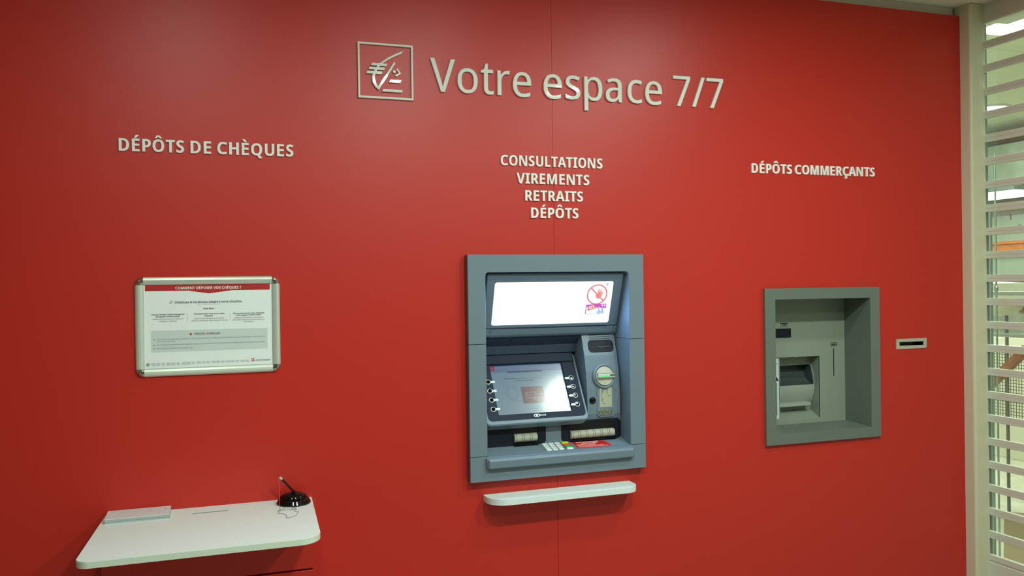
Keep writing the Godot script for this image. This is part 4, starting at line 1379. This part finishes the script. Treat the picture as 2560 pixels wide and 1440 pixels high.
# ---------------------------------------------------------------- roller shutter on the right
func shutter() -> void:
	var zs := 0.050
	var ze := 2.2
	var t := thing("roller_shutter", "beige slatted roller shutter with clear gaps at the right edge of the red wall", "shutter", Vector3(3.26, 0.0, 1.1))
	var st := ms()
	# slat section: two flat bands meeting in a fine groove
	var S := Transform3D(Basis(Vector3(1, 0, 0), Vector3(0, 1, 0), Vector3(0, 0, 1)), Vector3.ZERO)
	var sec := PackedVector2Array([Vector2(3.2500, 0.0008), Vector2(3.2508, 0.0), Vector2(3.2660, 0.0), Vector2(3.2660, 0.0320), Vector2(3.2508, 0.0320), Vector2(3.2500, 0.0312), Vector2(3.2500, 0.0156), Vector2(3.2512, 0.0150), Vector2(3.2500, 0.0144)])
	prism(st, sec, zs, ze, 0.0, S)
	var slat: ArrayMesh = st.commit()
	st = ms()
	box(st, Vector3(3.2570, 0.0300, zs), Vector3(3.2595, 0.1025, ze))
	var pane: ArrayMesh = st.commit()
	for k in 22:
		var y := 0.4318 + k * 0.10242
		inst("slat", slat, M.slat, t, Vector3(0, y, 0))
		inst("pane", pane, M.pane, t, Vector3(0, y, 0))
	inst("pane", pane, M.pane, t, Vector3(0, 0.4318 - 0.10242, 0))
	st = ms()
	box(st, Vector3(3.2490, 0.3360, zs), Vector3(3.2680, 0.3600, ze), 0.001)
	box(st, Vector3(3.2530, 0.325, zs), Vector3(3.2650, 0.337, ze))
	box(st, Vector3(3.2480, 0.0, zs + 0.003), Vector3(3.2690, 0.3280, ze), 0.0015)
	obj("bottom_rail", st, M.slat, t)
	st = ms()
	box(st, Vector3(3.2520, 2.7060, 0.050), Vector3(3.40, CEIL, ze))
	box(st, Vector3(3.2480, 2.6930, 0.050), Vector3(3.30, 2.7060, ze), 0.0015)
	box(st, Vector3(3.2495, 2.7220, 0.050), Vector3(3.30, 2.7280, ze), 0.001)
	obj("header_box", st, M.slat, t)
	st = ms()
	box(st, Vector3(3.272, 0.0, -0.06), Vector3(3.305, CEIL, 0.026), 0.001)
	obj("guide_rail", st, M.guide, t)

# ---------------------------------------------------------------- the hall beyond the shutter
func hall() -> void:
	var st := ms()
	box(st, Vector3(3.35, -0.1, -7.0), Vector3(9.0, 0.0, 4.0))
	struct("floor", st, M.hall_floor)
	# hall side of the partition behind the red wall, and the end walls
	st = ms()
	box(st, Vector3(3.178, 0, -7.0), Vector3(3.25, CEIL, -0.06))
	struct("wall_side", st, M.plaster)
	st = ms()
	box(st, Vector3(3.25, 0, -7.0), Vector3(9.0, CEIL, -6.9))
	struct("wall_back", st, M.hall_wall)
	st = ms()
	box(st, Vector3(3.35, 0, 3.9), Vector3(9.0, CEIL, 4.0))
	struct("wall_front", st, M.hall_wall)
	st = ms()
	box(st, Vector3(6.7, 0, -7.0), Vector3(6.8, CEIL, 4.0))
	struct("wall_far", st, M.hall_wall)
	# ceiling of square tiles
	var cl := struct_root("ceiling", Vector3(5, CEIL, -1.5))
	st = ms()
	box(st, Vector3(3.178, CEIL + 0.02, -7.0), Vector3(9.0, CEIL + 0.1, -0.06))
	box(st, Vector3(3.35, CEIL + 0.02, -0.06), Vector3(9.0, CEIL + 0.1, 4.0))
	obj("backing", st, M.hall_wall, cl)
	st = ms()
	box(st, Vector3(-0.297, 0.0, -0.297), Vector3(0.297, 0.018, 0.297), 0.002)
	var tile: ArrayMesh = st.commit()
	for ix in 6:
		for iz in 12:
			inst("tile", tile, M.hall_ceiling, cl, Vector3(3.70 + ix * 0.6, CEIL, -5.6 + iz * 0.6))
	# metal posts just outside
	var p := thing("metal_post", "round steel post standing just behind the shutter, nearest the red wall", "post", Vector3(4.2, 0, -0.775))
	st = ms()
	tube(st, [Vector3(4.2, 0, -0.775), Vector3(4.2, 1.97, -0.775)], 0.0135, 16)
	obj("tube", st, M.steel, p)
	st = ms()
	lathe(st, [Vector2(0.015, 0), Vector2(0.015, 0.01), Vector2(0.0, 0.018)], 16, Transform3D(Basis(), Vector3(4.2, 1.97, -0.775)))
	obj("end_cap", st, M.steel, p)
	var p2 := thing("metal_post", "thin steel rod standing second behind the shutter gaps", "post", Vector3(4.2, 0, -0.735))
	st = ms()
	tube(st, [Vector3(4.2, 0, -0.735), Vector3(4.2, 2.28, -0.735)], 0.0055, 12)
	obj("rod", st, M.steel, p2)
	st = ms()
	lathe(st, [Vector2(0.0055, -0.02), Vector2(0.011, -0.008), Vector2(0.011, 0.008), Vector2(0.0055, 0.02)], 16, Transform3D(Basis(), Vector3(4.2, 1.515, -0.735)))
	obj("joint_ring", st, M.steel, p2)
	for k in [[1.483, "upper steel rail running behind the shutter gaps above the white seat"], [1.233, "lower steel rail running behind the shutter gaps above the wire basket"]]:
		st = ms()
		tube(st, [Vector3(4.55, k[0], -1.30), Vector3(4.55, k[0], 0.6)], 0.012, 12)
		tag(obj("steel_rail", st, M.steel), k[1], "rail", "steel rails behind the shutter")
	# wooden bulkhead rail and wall board
	var wr := thing("wooden_rail", "broad orange-brown wooden rail crossing the far wall behind the shutter", "rail", Vector3(6.62, 1.84, -2.2))
	st = ms()
	box(st, Vector3(6.60, 1.800, -6.8), Vector3(6.70, 1.900, 3.8), 0.012)
	obj("board", st, M.wood, wr)
	st = ms()
	box(st, Vector3(6.59, 1.872, -6.8), Vector3(6.61, 1.884, 3.8), 0.004)
	obj("bead", st, M.wood, wr)
	var wp := thing("wall_board", "grey-green information board with dark markings on the far wall", "board", Vector3(6.68, 1.5, -2.4))
	st = ms()
	box(st, Vector3(6.67, 1.55, -3.6), Vector3(6.70, 2.13, -1.2), 0.004)
	obj("board_panel", st, M.glass_panel, wp)
	st = ms()
	for k in [[2.09, -2.78, 0.012, 0.05], [2.03, -2.70, 0.03, 0.012], [2.055, -2.52, 0.06, 0.010], [2.10, -2.40, 0.012, 0.04], [2.045, -2.36, 0.012, 0.02], [1.72, -2.6, 0.02, 0.010], [1.70, -2.42, 0.012, 0.03], [1.76, -2.75, 0.02, 0.010], [1.66, -2.34, 0.03, 0.008]]:
		box(st, Vector3(6.667, k[0], k[1]), Vector3(6.671, k[0] + k[3], k[1] + k[2]))
	obj("markings", st, M.ink, wp)
	st = ms()
	box(st, Vector3(6.64, 0.0, -6.8), Vector3(6.70, 1.06, 3.8), 0.004)
	struct("trim_4", st, M.cream)
	# hanging light box
	var lb := thing("light_box", "bright oblong light box hanging under a grey beam behind the shutter", "light", Vector3(6.0, 2.2, -2.2))
	st = ms()
	box(st, Vector3(5.75, 2.245, -3.4), Vector3(6.35, 2.28, -1.95), 0.003)
	obj("housing", st, M.guide, lb)
	st = ms()
	box(st, Vector3(5.78, 2.240, -3.37), Vector3(6.32, 2.246, -1.98))
	obj("diffuser", st, M.lamp_glow, lb)
	var l := lamp("light_box_lamp", 6.05, -2.6, 2.235, 0.5, 0.35, Color(1, 1, 0.95))
	st = ms()
	box(st, Vector3(5.9, 2.30, -6.8), Vector3(6.6, 2.62, 3.8))
	tag(obj("beam", st, M.hall_wall), "wide grey-green beam crossing the hall above the light box", "beam")
	# seat with maroon back
	var s := thing("padded_seat", "maroon and white rounded seat seen through the middle gaps of the shutter", "seat", Vector3(5.0, 0.95, -1.3))
	st = ms()
	var bowl := []
	for i in 10:
		bowl.append(Vector2(0.17 * sin(PI / 2 * i / 9.0), -0.13 * cos(PI / 2 * i / 9.0)))
	bowl.append(Vector2(0.168, 0.09))
	bowl.append(Vector2(0.0, 0.10))
	lathe(st, bowl, 32, Transform3D(Basis(), Vector3(5.05, 1.453, -1.465)))
	obj("white_shell", st, M.cream, s)
	st = ms()
	var ell := []
	for i in 13:
		ell.append(Vector2(0.24 * sin(PI * i / 12.0), -0.085 * cos(PI * i / 12.0)))
	lathe(st, ell, 32, Transform3D(Basis(), Vector3(5.35, 1.395, -1.34)))
	obj("maroon_cushion", st, M.maroon, s)
	st = ms()
	tube(st, [Vector3(5.1, 0.0, -1.457), Vector3(5.1, 1.34, -1.457)], 0.011, 14)
	obj("stem", st, M.guide, s)
	# wire basket trolley with a sloping orange-brown handrail
	var w := thing("wire_trolley", "wire mesh trolley basket seen through the lower gaps of the shutter", "trolley", Vector3(5.2, 0, -1.5))
	st = ms()
	for k in 50:
		var z := -2.1 + k * 0.0215
		tube(st, [Vector3(5.2, 0.60, z), Vector3(5.2, 1.10, z)], 0.0028, 5)
	for k in 24:
		var y := 0.60 + k * 0.0215
		tube(st, [Vector3(5.203, y, -2.1), Vector3(5.203, y, -1.05)], 0.0028, 5)
	var mesh_o := obj("wire_mesh", st, M.wire, w)
	mesh_o.set_meta("kind", "stuff")
	st = ms()
	tube(st, [Vector3(5.2, 0.585, -2.1), Vector3(5.2, 0.585, -1.05)], 0.014, 10)
	tube(st, [Vector3(5.2, 1.105, -2.1), Vector3(5.2, 1.105, -1.05)], 0.014, 10)
	obj("frame_tube", st, M.steel, w)
	for z in [-2.0, -1.1]:
		st = ms()
		tube(st, [Vector3(5.23, 0.07, z), Vector3(5.23, 1.10, z)], 0.013, 10)
		obj("upright", st, M.steel, w)
		st = ms()
		lathe(st, [Vector2(0, -0.012), Vector2(0.045, -0.012), Vector2(0.05, 0.0), Vector2(0.045, 0.012), Vector2(0, 0.012)], 20, Transform3D(Basis(Vector3(0, 1, 0), Vector3(1, 0, 0), Vector3(0, 0, -1)), Vector3(5.23, 0.05, z)))
		obj("wheel", st, M.dim_black, w)
	st = ms()
	tube(st, [Vector3(4.85, 0.895, -1.355), Vector3(4.85, 0.93, -1.315), Vector3(4.85, 1.13, -1.10)], 0.034, 20)
	tag(obj("handrail", st, M.wood), "sloping orange-brown wooden handrail in front of the wire basket", "handrail")
	# cream plinth and tan mat in the foreground
	st = ms()
	prism(st, PackedVector2Array([Vector2(4.10, -0.62), Vector2(5.05, -1.45), Vector2(5.6, -0.9), Vector2(4.7, 0.0)]), 0.0, 0.012, 0.002, Transform3D(Basis(Vector3.RIGHT, Vector3.BACK, Vector3.UP), Vector3.ZERO))
	tag(obj("floor_mat", st, M.tan), "tan floor mat low behind the bottom gaps of the shutter", "mat")
